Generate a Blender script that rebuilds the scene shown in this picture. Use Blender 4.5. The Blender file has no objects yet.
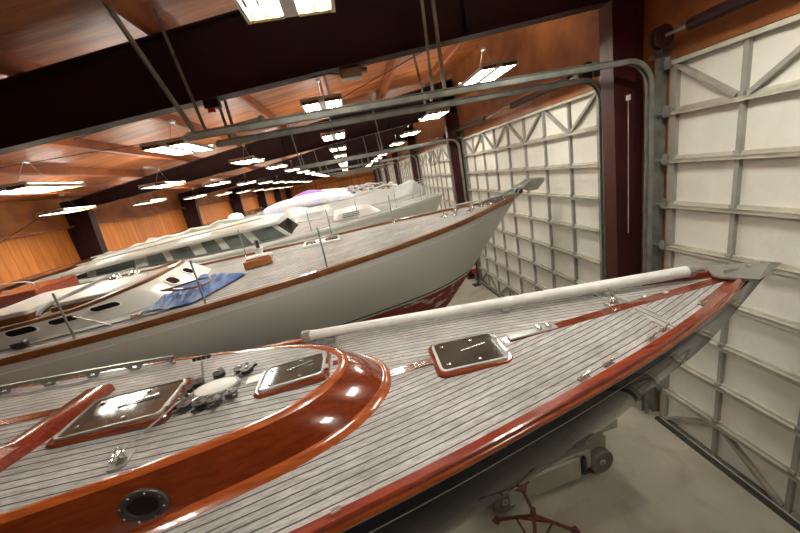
import bpy, math, random
from mathutils import Vector, Matrix
random.seed(7)
S = bpy.context.scene
C = S.collection
H = 4.8                                   # eye height above the floor

# ---------------------------------------------------------------- camera
cam_d = bpy.data.cameras.new('camera'); cam = bpy.data.objects.new('camera', cam_d); C.objects.link(cam)
MW = [[0.9726874420266594, -0.21285852580497433, 0.09257639070393356],
      [-0.14464549614157812, -0.24391201310148466, 0.9589497433707034],
      [-0.18154013487268036, -0.946149130875738, -0.2680391791762816]]
m = Matrix.Identity(4)
for i in range(3):
    m[i][0] = MW[i][0]; m[i][1] = -MW[i][1]; m[i][2] = -MW[i][2]
m[2][3] = H
cam.matrix_world = m
cam_d.sensor_width = 36; cam_d.lens = 338.11 / 800 * 36
cam_d.clip_start = .05; cam_d.clip_end = 200
S.camera = cam

# ---------------------------------------------------------------- world, exposure
w = bpy.data.worlds.new('world'); S.world = w; w.use_nodes = True
w.node_tree.nodes['Background'].inputs[0].default_value = (.95, .92, .8, 1)
w.node_tree.nodes['Background'].inputs[1].default_value = .05
S.view_settings.view_transform = 'Standard'; S.view_settings.look = 'None'
S.view_settings.gamma = 1; S.view_settings.use_curve_mapping = False
S.view_settings.exposure = 0.05
LAMP = 62.0

# ---------------------------------------------------------------- materials
MATS = {}
def nt(name):
    mt = bpy.data.materials.new(name); mt.use_nodes = True
    n = mt.node_tree.nodes; l = mt.node_tree.links
    return mt, n, l, n['Principled BSDF']
def setp(b, col=None, rough=.5, metal=0, coat=0, spec=.5):
    if col: b.inputs['Base Color'].default_value = (*col, 1)
    b.inputs['Roughness'].default_value = rough; b.inputs['Metallic'].default_value = metal
    b.inputs['Coat Weight'].default_value = coat; b.inputs['Coat Roughness'].default_value = .04
    b.inputs['Specular IOR Level'].default_value = spec
def ramp(n, stops):
    r = n.new('ShaderNodeValToRGB'); e = r.color_ramp.elements
    e[0].position, e[0].color = stops[0][0], (*stops[0][1], 1)
    e[1].position, e[1].color = stops[-1][0], (*stops[-1][1], 1)
    for p, c in stops[1:-1]:
        q = e.new(p); q.color = (*c, 1)
    return r
def noisy(name, c1, c2, scale=4, rough=.6, metal=0, coat=0, stretch=(1, 1, 1), detail=6, bump=0, lo=.35, hi=.65, bscale=None, spec=.5):
    mt, n, l, b = nt(name); setp(b, c1, rough, metal, coat, spec)
    tc = n.new('ShaderNodeTexCoord'); mp = n.new('ShaderNodeMapping'); mp.inputs['Scale'].default_value = stretch
    nz = n.new('ShaderNodeTexNoise'); nz.inputs['Scale'].default_value = scale; nz.inputs['Detail'].default_value = detail
    r = ramp(n, [(lo, c1), (hi, c2)])
    l.new(tc.outputs['Object'], mp.inputs[0]); l.new(mp.outputs[0], nz.inputs['Vector'])
    l.new(nz.outputs[0], r.inputs[0]); l.new(r.outputs[0], b.inputs['Base Color'])
    if bump:
        bp = n.new('ShaderNodeBump'); bp.inputs['Strength'].default_value = bump; bp.inputs['Distance'].default_value = .02
        n2 = n.new('ShaderNodeTexNoise'); n2.inputs['Scale'].default_value = bscale or scale * 3; n2.inputs['Detail'].default_value = 5
        l.new(mp.outputs[0], n2.inputs['Vector']); l.new(n2.outputs[0], bp.inputs['Height']); l.new(bp.outputs[0], b.inputs['Normal'])
    MATS[name] = mt; return mt
def plain(name, col, rough=.5, metal=0, coat=0, spec=.5):
    d = tuple(max(0, c * .86) for c in col)
    return noisy(name, col, d, 9, rough, metal, coat, spec=spec)

def teak(name, pitch, lite, dark, caulk, across=0):
    mt, n, l, b = nt(name); setp(b, lite, .62, 0, .12, .4)
    b.inputs['Coat Roughness'].default_value = .35
    uv = n.new('ShaderNodeUVMap'); sx = n.new('ShaderNodeSeparateXYZ'); l.new(uv.outputs[0], sx.inputs[0])
    def mth(op, a, bb=None, v=None):
        q = n.new('ShaderNodeMath'); q.operation = op
        l.new(a, q.inputs[0])
        if bb is not None: l.new(bb, q.inputs[1])
        if v is not None: q.inputs[1].default_value = v
        return q.outputs[0]
    dv = mth('DIVIDE', sx.outputs[1], v=pitch)
    fr = mth('FRACT', dv); fl = mth('FLOOR', dv)
    line = mth('LESS_THAN', fr, v=.16)
    # grain stretched along the plank
    cb = n.new('ShaderNodeCombineXYZ'); ux = mth('MULTIPLY', sx.outputs[0], v=3.0); vy = mth('MULTIPLY', sx.outputs[1], v=34.0)
    l.new(ux, cb.inputs[0]); l.new(vy, cb.inputs[1]); l.new(fl, cb.inputs[2])
    nz = n.new('ShaderNodeTexNoise'); nz.inputs['Scale'].default_value = 3.4; nz.inputs['Detail'].default_value = 8; nz.inputs['Roughness'].default_value = .7
    l.new(cb.outputs[0], nz.inputs['Vector'])
    r = ramp(n, [(.40, dark), (.5, tuple((a + c) / 2 for a, c in zip(lite, dark))), (.60, lite)])
    l.new(nz.outputs[0], r.inputs[0])
    # plank to plank tone
    wn = n.new('ShaderNodeTexWhiteNoise'); wn.noise_dimensions = '1D'; l.new(fl, wn.inputs['W'])
    tone = mth('MULTIPLY', wn.outputs[0], v=.22); tone = mth('ADD', tone, v=.86)
    mx = n.new('ShaderNodeMix'); mx.data_type = 'RGBA'; mx.blend_type = 'MULTIPLY'; mx.inputs[0].default_value = 1
    cc = n.new('ShaderNodeCombineXYZ')
    for k in range(3): l.new(tone, cc.inputs[k])
    l.new(r.outputs[0], mx.inputs[6]); l.new(cc.outputs[0], mx.inputs[7])
    # broad weathering
    tc = n.new('ShaderNodeTexCoord'); n3 = n.new('ShaderNodeTexNoise'); n3.inputs['Scale'].default_value = 2.2; n3.inputs['Detail'].default_value = 4
    l.new(tc.outputs['Object'], n3.inputs['Vector'])
    r3 = ramp(n, [(.35, (.82, .8, .78)), (.65, (1.12, 1.1, 1.1))]); l.new(n3.outputs[0], r3.inputs[0])
    m2 = n.new('ShaderNodeMix'); m2.data_type = 'RGBA'; m2.blend_type = 'MULTIPLY'; m2.inputs[0].default_value = 1
    l.new(mx.outputs[2], m2.inputs[6]); l.new(r3.outputs[0], m2.inputs[7])
    m3 = n.new('ShaderNodeMix'); m3.data_type = 'RGBA'; l.new(line, m3.inputs[0])
    l.new(m2.outputs[2], m3.inputs[6]); m3.inputs[7].default_value = (*caulk, 1)
    l.new(m3.outputs[2], b.inputs['Base Color'])
    bp = n.new('ShaderNodeBump'); bp.inputs['Strength'].default_value = .35; bp.inputs['Distance'].default_value = .004
    l.new(nz.outputs[0], bp.inputs['Height']); l.new(bp.outputs[0], b.inputs['Normal'])
    MATS[name] = mt; return mt

def ribbed(name, c1, c2, period, axis=1, bump=.6):
    # vertical panelling: ribs at a fixed pitch, tone varying from board to board
    mt, n, l, b = nt(name); setp(b, c1, .55)
    tc = n.new('ShaderNodeTexCoord'); sx = n.new('ShaderNodeSeparateXYZ'); l.new(tc.outputs['Object'], sx.inputs[0])
    d = n.new('ShaderNodeMath'); d.operation = 'DIVIDE'; l.new(sx.outputs[axis], d.inputs[0]); d.inputs[1].default_value = period
    f = n.new('ShaderNodeMath'); f.operation = 'FRACT'; l.new(d.outputs[0], f.inputs[0])
    g = n.new('ShaderNodeMath'); g.operation = 'FLOOR'; l.new(d.outputs[0], g.inputs[0])
    wn = n.new('ShaderNodeTexWhiteNoise'); wn.noise_dimensions = '1D'; l.new(g.outputs[0], wn.inputs['W'])
    mp = n.new('ShaderNodeMapping'); st = [9, 9, .5]; st[2] = .5
    mp.inputs['Scale'].default_value = (2.2, 2.2, .35); l.new(tc.outputs['Object'], mp.inputs[0])
    nz = n.new('ShaderNodeTexNoise'); nz.inputs['Scale'].default_value = 3; nz.inputs['Detail'].default_value = 6; l.new(mp.outputs[0], nz.inputs['Vector'])
    a = n.new('ShaderNodeMath'); a.operation = 'MULTIPLY_ADD'; l.new(wn.outputs[0], a.inputs[0]); a.inputs[1].default_value = .25; l.new(nz.outputs[0], a.inputs[2])
    s = n.new('ShaderNodeMath'); s.operation = 'SUBTRACT'; l.new(a.outputs[0], s.inputs[0]); s.inputs[1].default_value = .12
    r = ramp(n, [(.3, c2), (.72, c1)]); l.new(s.outputs[0], r.inputs[0])
    ln = n.new('ShaderNodeMath'); ln.operation = 'LESS_THAN'; l.new(f.outputs[0], ln.inputs[0]); ln.inputs[1].default_value = .07
    mx = n.new('ShaderNodeMix'); mx.data_type = 'RGBA'; l.new(ln.outputs[0], mx.inputs[0]); l.new(r.outputs[0], mx.inputs[6])
    mx.inputs[7].default_value = (c2[0] * .7, c2[1] * .65, c2[2] * .6, 1)
    l.new(mx.outputs[2], b.inputs['Base Color'])
    bp = n.new('ShaderNodeBump'); bp.inputs['Strength'].default_value = bump; bp.inputs['Distance'].default_value = .02
    ad = n.new('ShaderNodeMath'); ad.operation = 'ADD'; l.new(nz.outputs[0], ad.inputs[0]); l.new(f.outputs[0], ad.inputs[1])
    l.new(nz.outputs[0], bp.inputs['Height']); l.new(bp.outputs[0], b.inputs['Normal'])
    MATS[name] = mt; return mt

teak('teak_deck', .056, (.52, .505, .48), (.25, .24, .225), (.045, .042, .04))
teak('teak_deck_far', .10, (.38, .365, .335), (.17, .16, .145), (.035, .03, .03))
noisy('mahogany', (.125, .018, .005), (.20, .034, .008), 3, .2, 0, 1, (1.2, 10, 10), 7, lo=.3, hi=.7)
noisy('mahogany_lite', (.25, .050, .010), (.34, .078, .016), 3, .22, 0, 1, (1.2, 10, 10), 7)
noisy('mahogany_dark', (.17, .022, .010), (.26, .04, .014), 3, .25, 0, .9, (1.5, 12, 12), 7)
noisy('varnish', (.36, .13, .025), (.5, .2, .04), 3, .3, 0, .7, (2, 10, 10), 6)
noisy('gelcoat', (.60, .605, .55), (.57, .575, .52), 1.5, .3, 0, .3)
plain('white_paint', (.74, .73, .69), .35)
noisy('navy_hull', (.006, .007, .011), (.009, .010, .015), 2, .07, 0, 0, spec=.16)
MATS['navy_hull'].node_tree.nodes['Principled BSDF'].inputs['IOR'].default_value = 1.28
plain('gold_line', (.30, .28, .2), .4)
plain('chrome', (.72, .71, .68), .24, 1)
plain('steel_dull', (.42, .43, .40), .38, .8)
plain('steel_dark', (.10, .10, .095), .3, .7)
noisy('galvanised', (.20, .21, .185), (.30, .31, .28), 5, .5, .35)
noisy('rail_metal', (.42, .40, .33), (.56, .54, .45), 5, .5, .15)
noisy('mullion_metal', (.27, .26, .23), (.36, .345, .30), 4, .5, .2)
noisy('door_skin', (.68, .665, .59), (.75, .735, .66), 2.5, .75, bump=.25, bscale=14)
noisy('maroon_steel', (.050, .009, .008), (.07, .014, .012), 2, .5)
noisy('girder_steel', (.020, .005, .005), (.030, .007, .007), 2, .55, spec=.3)
noisy('ceiling_foam', (.44, .14, .038), (.20, .052, .014), 1.3, .42, bump=.6, stretch=(.4, 3.2, 1), bscale=3, lo=.36, hi=.64)
noisy('purlin_foam', (.36, .105, .03), (.24, .065, .02), 2, .5, bump=.4)
ribbed('ribbed_wall', (.62, .215, .035), (.44, .14, .022), .3)
ribbed('ribbed_end', (.72, .27, .05), (.42, .14, .025), .31, axis=0)
noisy('foam_wall', (.36, .125, .03), (.20, .06, .016), 1.6, .55, bump=.5)
noisy('girt_foam', (.30, .10, .03), (.18, .06, .02), 3, .6, bump=.3)
noisy('concrete', (.33, .305, .24), (.45, .42, .34), .9, .55, bump=.06, detail=9, lo=.3, hi=.7)
plain('black_rubber', (.012, .012, .012), .55)
plain('black_plastic', (.02, .02, .022), .3)
plain('glass_dark', (.012, .012, .011), .08, 0, 0, spec=.25)
noisy('hatch_glass', (.055, .05, .038), (.04, .036, .028), 3, .06, 0, 0, spec=.7)
plain('glass_green', (.10, .13, .11), .08, 0, 1)
plain('red_antifoul', (.25, .012, .016), .6)
plain('boot_black', (.02, .012, .012), .4)
plain('boot_white', (.62, .6, .55), .4)
noisy('blue_tarp', (.008, .045, .17), (.02, .09, .27), 6, .45, bump=1, bscale=9)
noisy('canvas', (.70, .69, .64), (.52, .51, .47), 3, .8, bump=.3)
noisy('magenta_cover', (.42, .06, .20), (.11, .10, .40), 1.2, .6)
noisy('blue_cover', (.45, .5, .72), (.68, .68, .68), 1.5, .6)
noisy('lift_grey', (.32, .31, .25), (.39, .38, .31), 3, .5)
noisy('rust_red', (.11, .028, .018), (.17, .05, .03), 8, .7)
noisy('dust_tyre', (.17, .155, .125), (.10, .09, .07), 6, .85)
noisy('wood_block', (.33, .2, .1), (.22, .13, .06), 4, .8, stretch=(1, 8, 8))
plain('extinguisher_red', (.5, .01, .012), .3)
plain('fixture_white', (.7, .69, .66), .4)
plain('reflector_gold', (.75, .52, .2), .25, .8)
plain('grey_line', (.32, .31, .28), .8)

def emis(name, col, st):
    mt, n, l, b = nt(name); b.inputs['Base Color'].default_value = (.9, .9, .9, 1)
    b.inputs['Emission Color'].default_value = (*col, 1); b.inputs['Emission Strength'].default_value = st
    MATS[name] = mt
emis('tube_light', (.98, .985, .905), LAMP)
# white wrapping film: part see-through, part scattering
mt, n, l, b = nt('film'); setp(b, (.78, .78, .76), .28)
b.inputs['Alpha'].default_value = .38; MATS['film'] = mt
bp = n.new('ShaderNodeBump'); nz = n.new('ShaderNodeTexNoise'); nz.inputs['Scale'].default_value = 2.5; nz.inputs['Detail'].default_value = 5
bp.inputs['Strength'].default_value = .6; bp.inputs['Distance'].default_value = .1
l.new(nz.outputs[0], bp.inputs['Height']); l.new(bp.outputs[0], b.inputs['Normal'])
# concrete: extra stains
mt = MATS['concrete']; n = mt.node_tree.nodes; l = mt.node_tree.links; b = n['Principled BSDF']
old = b.inputs['Base Color'].links[0].from_socket
tc = n.new('ShaderNodeTexCoord'); nz = n.new('ShaderNodeTexNoise'); nz.inputs['Scale'].default_value = 1.7; nz.inputs['Detail'].default_value = 7; nz.inputs['Distortion'].default_value = .8
l.new(tc.outputs['Object'], nz.inputs['Vector']); r = ramp(n, [(.28, (.78, .74, .66)), (.5, (1, 1, 1))]); l.new(nz.outputs[0], r.inputs[0])
mx = n.new('ShaderNodeMix'); mx.data_type = 'RGBA'; mx.blend_type = 'MULTIPLY'; mx.inputs[0].default_value = 1
l.new(old, mx.inputs[6]); l.new(r.outputs[0], mx.inputs[7]); l.new(mx.outputs[2], b.inputs['Base Color'])
# red bottom paint: worn patches showing pale primer
mt = MATS['red_antifoul']; n = mt.node_tree.nodes; l = mt.node_tree.links; b = n['Principled BSDF']
tc = n.new('ShaderNodeTexCoord'); mp = n.new('ShaderNodeMapping'); mp.inputs['Scale'].default_value = (1.2, 1, 3.2)
nz = n.new('ShaderNodeTexNoise'); nz.inputs['Scale'].default_value = 2.1; nz.inputs['Detail'].default_value = 7; nz.inputs['Roughness'].default_value = .65
l.new(tc.outputs['Object'], mp.inputs[0]); l.new(mp.outputs[0], nz.inputs['Vector'])
r = ramp(n, [(.57, (.23, .012, .016)), (.60, (.55, .5, .47))]); l.new(nz.outputs[0], r.inputs[0]); l.new(r.outputs[0], b.inputs['Base Color'])

# ---------------------------------------------------------------- geometry helpers
class M:
    def __init__(s): s.v = []; s.f = []; s.uv = {}; s.has = False
    def add(s, vs, fs, uvs=None):
        k = len(s.v); s.v += [tuple(p) for p in vs]; s.f += [tuple(i + k for i in f) for f in fs]
        if uvs:
            s.has = True
            for i, q in enumerate(uvs): s.uv[k + i] = q
        return s
    def box(s, x0, x1, y0, y1, z0, z1, mat=None):
        vs = [(x, y, z) for x in (x0, x1) for y in (y0, y1) for z in (z0, z1)]
        if mat: vs = [tuple(mat @ Vector(p)) for p in vs]
        return s.add(vs, [(0, 1, 3, 2), (4, 6, 7, 5), (0, 4, 5, 1), (2, 3, 7, 6), (0, 2, 6, 4), (1, 5, 7, 3)])
    def cbox(s, c, d, rz=0, bev=0):
        mt = Matrix.Translation(c) @ Matrix.Rotation(rz, 4, 'Z')
        return s.box(-d[0]/2, d[0]/2, -d[1]/2, d[1]/2, -d[2]/2, d[2]/2, mt)
    def ring_loft(s, rings, closed=True, cap=True):
        n = len(rings[0]); vs = [p for r in rings for p in r]; fs = []
        for i in range(len(rings) - 1):
            for j in range(n if closed else n - 1):
                a = i * n + j; b_ = i * n + (j + 1) % n
                fs.append((a, b_, b_ + n, a + n))
        if cap and closed:
            fs.append(tuple(range(n - 1, -1, -1))); fs.append(tuple((len(rings) - 1) * n + j for j in range(n)))
        return s.add(vs, fs)
    def sweep(s, pts, prof, up=Vector((0, 0, 1)), closed=False, scale=None):
        P = [Vector(p) for p in pts]; rings = []
        n = len(P)
        for i in range(n):
            a = P[(i - 1) % n] if (closed or i > 0) else P[0]; c = P[(i + 1) % n] if (closed or i < n - 1) else P[-1]
            t = (c - a).normalized(); side = t.cross(up)
            if side.length < 1e-4: side = t.cross(Vector((1, 0, 0)))
            side.normalize(); u = side.cross(t).normalized(); k = scale[i] if scale else 1
            rings.append([tuple(P[i] + side * q[0] * k + u * q[1] * k) for q in prof])
        if closed: rings.append(rings[0])
        return s.ring_loft(rings, True, not closed)
    def tube(s, pts, r, n=8, closed=False, scale=None):
        return s.sweep(pts, [(r * math.cos(2 * math.pi * k / n), r * math.sin(2 * math.pi * k / n)) for k in range(n)], closed=closed, scale=scale)
    def bar(s, a, b, wd, h):
        return s.sweep([a, b], [(-wd/2, -h/2), (wd/2, -h/2), (wd/2, h/2), (-wd/2, h/2)])
    def lathe(s, c, prof, n=20, mat=None):
        rings = []
        for r, z in prof:
            ring = [Vector((r * math.cos(2*math.pi*k/n), r * math.sin(2*math.pi*k/n), z)) for k in range(n)]
            if mat: ring = [mat @ q for q in ring]
            rings.append([tuple(q + Vector(c)) for q in ring])
        return s.ring_loft(rings)
    def poly(s, pts, dx):  # extrude polygon by vector
        n = len(pts); d = Vector(dx)
        return s.add([tuple(p) for p in pts] + [tuple(Vector(p) + d) for p in pts],
                     [tuple(range(n)), tuple(range(2*n-1, n-1, -1))] + [(i, i + n, (i+1) % n + n, (i+1) % n) for i in range(n)])
    def build(s, name, mat, parent=None, smooth=False, bevel=0, angle=35):
        me = bpy.data.meshes.new(name); me.from_pydata(s.v, [], s.f); me.materials.append(MATS[mat]); 
        if s.has:
            uvl = me.uv_layers.new(name='UVMap')
            for lp in me.loops: uvl.data[lp.index].uv = s.uv.get(lp.vertex_index, (0, 0))
        import bmesh
        bm = bmesh.new(); bm.from_mesh(me); bmesh.ops.recalc_face_normals(bm, faces=bm.faces); bm.to_mesh(me); bm.free()
        if smooth:
            for p in me.polygons: p.use_smooth = True
            me.set_sharp_from_angle(angle=math.radians(angle))
        me.update()
        o = bpy.data.objects.new(name, me); C.objects.link(o)
        if parent: o.parent = parent
        if bevel:
            bv = o.modifiers.new('bevel', 'BEVEL'); bv.width = bevel; bv.segments = 2; bv.limit_method = 'ANGLE'
        return o
def tag(o, label=None, cat=None, group=None, kind=None):
    if label: o['label'] = label
    if cat: o['category'] = cat
    if group: o['group'] = group
    if kind: o['kind'] = kind
    return o
def empty(name, loc, rz=0):
    o = bpy.data.objects.new(name, None); C.objects.link(o); o.location = loc; o.rotation_euler = (0, 0, rz); o.empty_display_size = .1
    return o
def copy_tree(o, parent=None):
    c = o.copy(); C.objects.link(c)
    if parent: c.parent = parent
    for k in list(o.children): copy_tree(k, c)
    return c
def smooth_line(pts, n=8):
    P = [Vector(p) for p in pts]; out = []
    for i in range(len(P) - 1):
        p0 = P[max(i-1, 0)]; p1 = P[i]; p2 = P[i+1]; p3 = P[min(i+2, len(P)-1)]
        for k in range(n):
            t = k / n
            out.append(.5 * ((2*p1) + (p2-p0)*t + (2*p0-5*p1+4*p2-p3)*t*t + (3*p1-p0-3*p2+p3)*t**3))
    out.append(P[-1]); return out
def interp(tab, x):
    # smooth monotone-ish interpolation through (x, y) pairs sorted by x
    if x <= tab[0][0]: return tab[0][1]
    if x >= tab[-1][0]: return tab[-1][1]
    for i in range(len(tab) - 1):
        if tab[i][0] <= x <= tab[i+1][0]:
            x0, y0 = tab[i]; x1, y1 = tab[i+1]; h = x1 - x0; t = (x - x0) / h
            m0 = (tab[i+1][1] - tab[i-1][1]) / (tab[i+1][0] - tab[i-1][0]) if i > 0 else (y1 - y0) / h
            m1 = (tab[i+2][1] - tab[i][1]) / (tab[i+2][0] - tab[i][0]) if i < len(tab) - 2 else (y1 - y0) / h
            return (2*t**3 - 3*t*t + 1)*y0 + (t**3 - 2*t*t + t)*h*m0 + (-2*t**3 + 3*t*t)*y1 + (t**3 - t*t)*h*m1
def lin(a, b, n): return [a + (b - a) * i / (n - 1) for i in range(n)]
def rrect(w_, h_, r, n=5):
    out = []
    for cx, cy, a0 in ((w_/2-r, h_/2-r, 0), (-w_/2+r, h_/2-r, 90), (-w_/2+r, -h_/2+r, 180), (w_/2-r, -h_/2+r, 270)):
        for k in range(n + 1):
            a = math.radians(a0 + 90 * k / n); out.append((cx + r*math.cos(a), cy + r*math.sin(a)))
    return out
def struct(o): o['kind'] = 'structure'; return o
ORD = ['nearest', 'second', 'third', 'fourth', 'fifth', 'sixth', 'seventh', 'eighth', 'ninth', 'tenth', 'eleventh', 'twelfth', 'thirteenth', 'fourteenth']

# ---------------------------------------------------------------- setting
XW = 4.40; XL = -9.7; Y0 = -8; Y1 = 54.3
BAY = 8.2; FR = [4.9 + BAY * k for k in range(-1, 7)]
def roofz(x): return H + 1.25 + .127 * (x + 9.4)
def gtop(x): return roofz(x) - .21
struct(M().box(XL - .2, XW + .2, Y0, Y1 + .2, -.2, 0).build('floor', 'concrete'))
ceil = struct(M().add([(XL-.2, Y0, roofz(XL-.2)), (XW+.2, Y0, roofz(XW+.2)), (XW+.2, Y1+.2, roofz(XW+.2)), (XL-.2, Y1+.2, roofz(XL-.2)),
                (XL-.2, Y0, roofz(XL-.2)+.1), (XW+.2, Y0, roofz(XW+.2)+.1), (XW+.2, Y1+.2, roofz(XW+.2)+.1), (XL-.2, Y1+.2, roofz(XL-.2)+.1)],
               [(0, 1, 2, 3), (4, 7, 6, 5), (0, 4, 5, 1), (1, 5, 6, 2), (2, 6, 7, 3), (3, 7, 4, 0)]).build('ceiling', 'ceiling_foam'))
for x in [-8.4, -6.8, -5.2, -3.45, -1.85, -.1, 1.75, 3.4]:
    z = roofz(x); ys = lin(Y0 + .1, Y1 - .1, 50)
    rings = []
    for y in ys:
        q = .012 * math.sin(y * 2.1 + x)
        rings.append([(x - .10 - q, y, z + .02), (x - .075 - q, y, z - .17), (x - .04, y, z - .2), (x + .04 + q, y, z - .2), (x + .075, y, z - .17), (x + .10, y, z + .03)])
    M().ring_loft(rings).build('purlin', 'purlin_foam', ceil, True)
struct(M().box(XL - .2, XL, Y0, Y1, 0, roofz(XL) ).build('wall_left', 'ribbed_wall'))
wl = bpy.data.objects['wall_left']
for z in (H + .27, H - .95, H - 2.3):
    M().box(XL, XL + .2, Y0, Y1, z - .09, z + .0).build('girt', 'girt_foam', wl)
M().box(XL, XL + .05, Y0, Y1, H + .27, roofz(XL) - .02).build('upper_foam_band', 'foam_wall', wl)
M().box(XL, XL + .05, Y0, Y1, 0, H - 1.04).build('lower_foam_band', 'foam_wall', wl)
we = struct(M().add([(XL, Y1, 0), (XW, Y1, 0), (XW, Y1, roofz(XW)), (XL, Y1, roofz(XL)), (XL, Y1+.2, 0), (XW, Y1+.2, 0), (XW, Y1+.2, roofz(XW)), (XL, Y1+.2, roofz(XL))],
                 [(0, 1, 2, 3), (4, 7, 6, 5), (0, 4, 5, 1), (1, 5, 6, 2), (2, 6, 7, 3), (3, 7, 4, 0)]).build('wall_back', 'ribbed_end'))
for z in (H + .3, H - .9):
    M().box(XL, XW, Y1 - .2, Y1, z - .09, z).build('girt', 'girt_foam', we)
struct(M().add([(XL, Y0, 0), (XW, Y0, 0), (XW, Y0, roofz(XW)), (XL, Y0, roofz(XL)), (XL, Y0-.2, 0), (XW, Y0-.2, 0), (XW, Y0-.2, roofz(XW)), (XL, Y0-.2, roofz(XL))],
                 [(0, 1, 2, 3), (4, 7, 6, 5), (0, 4, 5, 1), (1, 5, 6, 2), (2, 6, 7, 3), (3, 7, 4, 0)]).build('wall_front', 'ribbed_end'))
# right wall with its door openings
wr = M(); DH = 5.52
wr.box(XW, XW + .2, Y0, Y1, DH, roofz(XW))
ops = [(5.52 + BAY * k, 12.48 + BAY * k) for k in range(-1, 6)]
prev = Y0
for a, b_ in ops:
    if a > prev: wr.box(XW, XW + .2, prev, a, 0, DH)
    prev = b_
wr.box(XW, XW + .2, prev, Y1, 0, DH)
struct(wr.build('wall_right', 'foam_wall'))
struct(M().box(XW + .2, XW + .3, Y0, Y1, 0, 6).build('trim_1', 'girt_foam'))

# sectional doors
def door(idx, ya):
    """opening from ya to ya+6.96, inner rail face at x=4.27"""
    L = 6.94; X = 4.27; n = 8; p = L / n; sp = .61
    root = M().box(X + .09, X + .15, ya, ya + L, .02, 5.49).build('door_%d' % idx, 'door_skin')
    struct(root)
    for i in range(10):
        z = i * sp
        q = M()
        if i in (0, 9):
            q.box(X, X + .09, ya, ya + L, z if i == 0 else z - .05, z + .05 if i == 0 else z)
        else:
            q.box(X + .0, X + .09, ya, ya + L, z - .012, z + .012).box(X, X + .012, ya, ya + L, z - .035, z + .012)
            q.box(X + .055, X + .09, ya, ya + L, z + .012, z + .05)
        q.build('rail', 'rail_metal', root)
    for k in range(n + 1):
        y = ya + k * p; wd = .05 if 0 < k < n else .10
        y = min(max(y, ya + wd / 2), ya + L - wd / 2)
        q = M()
        for i in range(9):
            q.box(X + .035, X + .092, y - wd/2, y + wd/2, i * sp + .02, (i + 1) * sp - .035)
            if 0 < k < n: q.box(X + .012, X + .05, y - wd/2 - .004, y + wd/2 + .004, i * sp + .012, i * sp + .06)
        q.build('mullion' if 0 < k < n else 'stile', 'mullion_metal', root)
    for k in range(n):
        for (z0, z1, fl) in ((8*sp + .03, 9*sp - .04, 0), (.05, sp - .03, 1)):
            if fl and k % 2 == 1 and k < 7: pass
            ysa, yb = ya + k * p + .06, ya + (k + 1) * p - .06
            up = (k % 2 == 0)
            a = (X + .06, ysa, z1 if up else z0); b_ = (X + .06, yb, z0 if up else z1)
            if fl: a, b_ = (a[0], a[1], z0 if up else z1), (b_[0], b_[1], z1 if up else z0)
            q = M(); q.sweep([a, b_], [(-.025, -.04), (.025, -.04), (.025, .04), (-.025, .04)], up=Vector((1, 0, 0)))
            q.build('brace', 'mullion_metal', root)
    for yy, sgn in ((ya, -1), (ya + L, 1)):
        for i in range(1, 10):
            z = i * sp - (.03 if i == 9 else 0)
            q = M().box(X + .0, X + .05, yy - .06, yy + .06, z - .05, z + .05)
            q.tube([(X + .02, yy - .02, z), (X + .02, yy + sgn * .16, z)], .018, 8)
            q.box(X - .012, X + .01, yy - .03, yy + .03, z - .02, z + .09)
            q.build('roller_hinge', 'galvanised', root)
    M().box(X + .02, X + .12, ya, ya + L, 0, .05).build('bottom_seal', 'black_rubber', root)
    M().box(X - .06, X + .02, ya, ya + L, 0.0, .045).build('threshold_angle', 'steel_dark', root)
    return root
d1 = door(1, 5.53 - BAY)
for k in range(1, 7):
    c = copy_tree(d1); c.name = 'door_%d' % (k + 1); c.location = (0, BAY * k, 0)

# door tracks, counterbalance shafts
def track(y, zt, xend, label, grp='curved galvanised door tracks'):
    r_ = .34; xv = 4.19; root = empty('door_track', (xv, y, 0))
    pts = [(0, 0, .02), (0, 0, zt - r_)]
    for k in range(1, 9):
        a = math.radians(90 * k / 8); pts.append((-r_ + r_ * math.cos(a), 0, zt - r_ + r_ * math.sin(a)))
    pts.append((xend - xv, 0, zt))
    prof = [(-.03, -.045), (.03, -.045), (.03, -.03), (-.012, -.03), (-.012, .03), (.03, .03), (.03, .045), (-.03, .045)]
    M().sweep(pts, prof, up=Vector((0, 1, 0))).build('track_channel', 'galvanised', root)
    q = M().box(xend - xv + .02, -r_ - .2, -.02, .045, zt + .045, zt + .055); q.box(xend - xv + .02, -r_ - .2, .035, .045, zt - .02, zt + .055)
    q.build('stiffening_angle', 'galvanised', root)
    q = M()
    q.box(-.0, .2, -.03, .03, zt - .02, zt + .03); q.box(.12, .2, -.05, .05, 0, zt + .1)
    q.build('jamb_angle', 'galvanised', root)
    tag(root, label, 'door track', grp); return root
T = []
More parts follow.
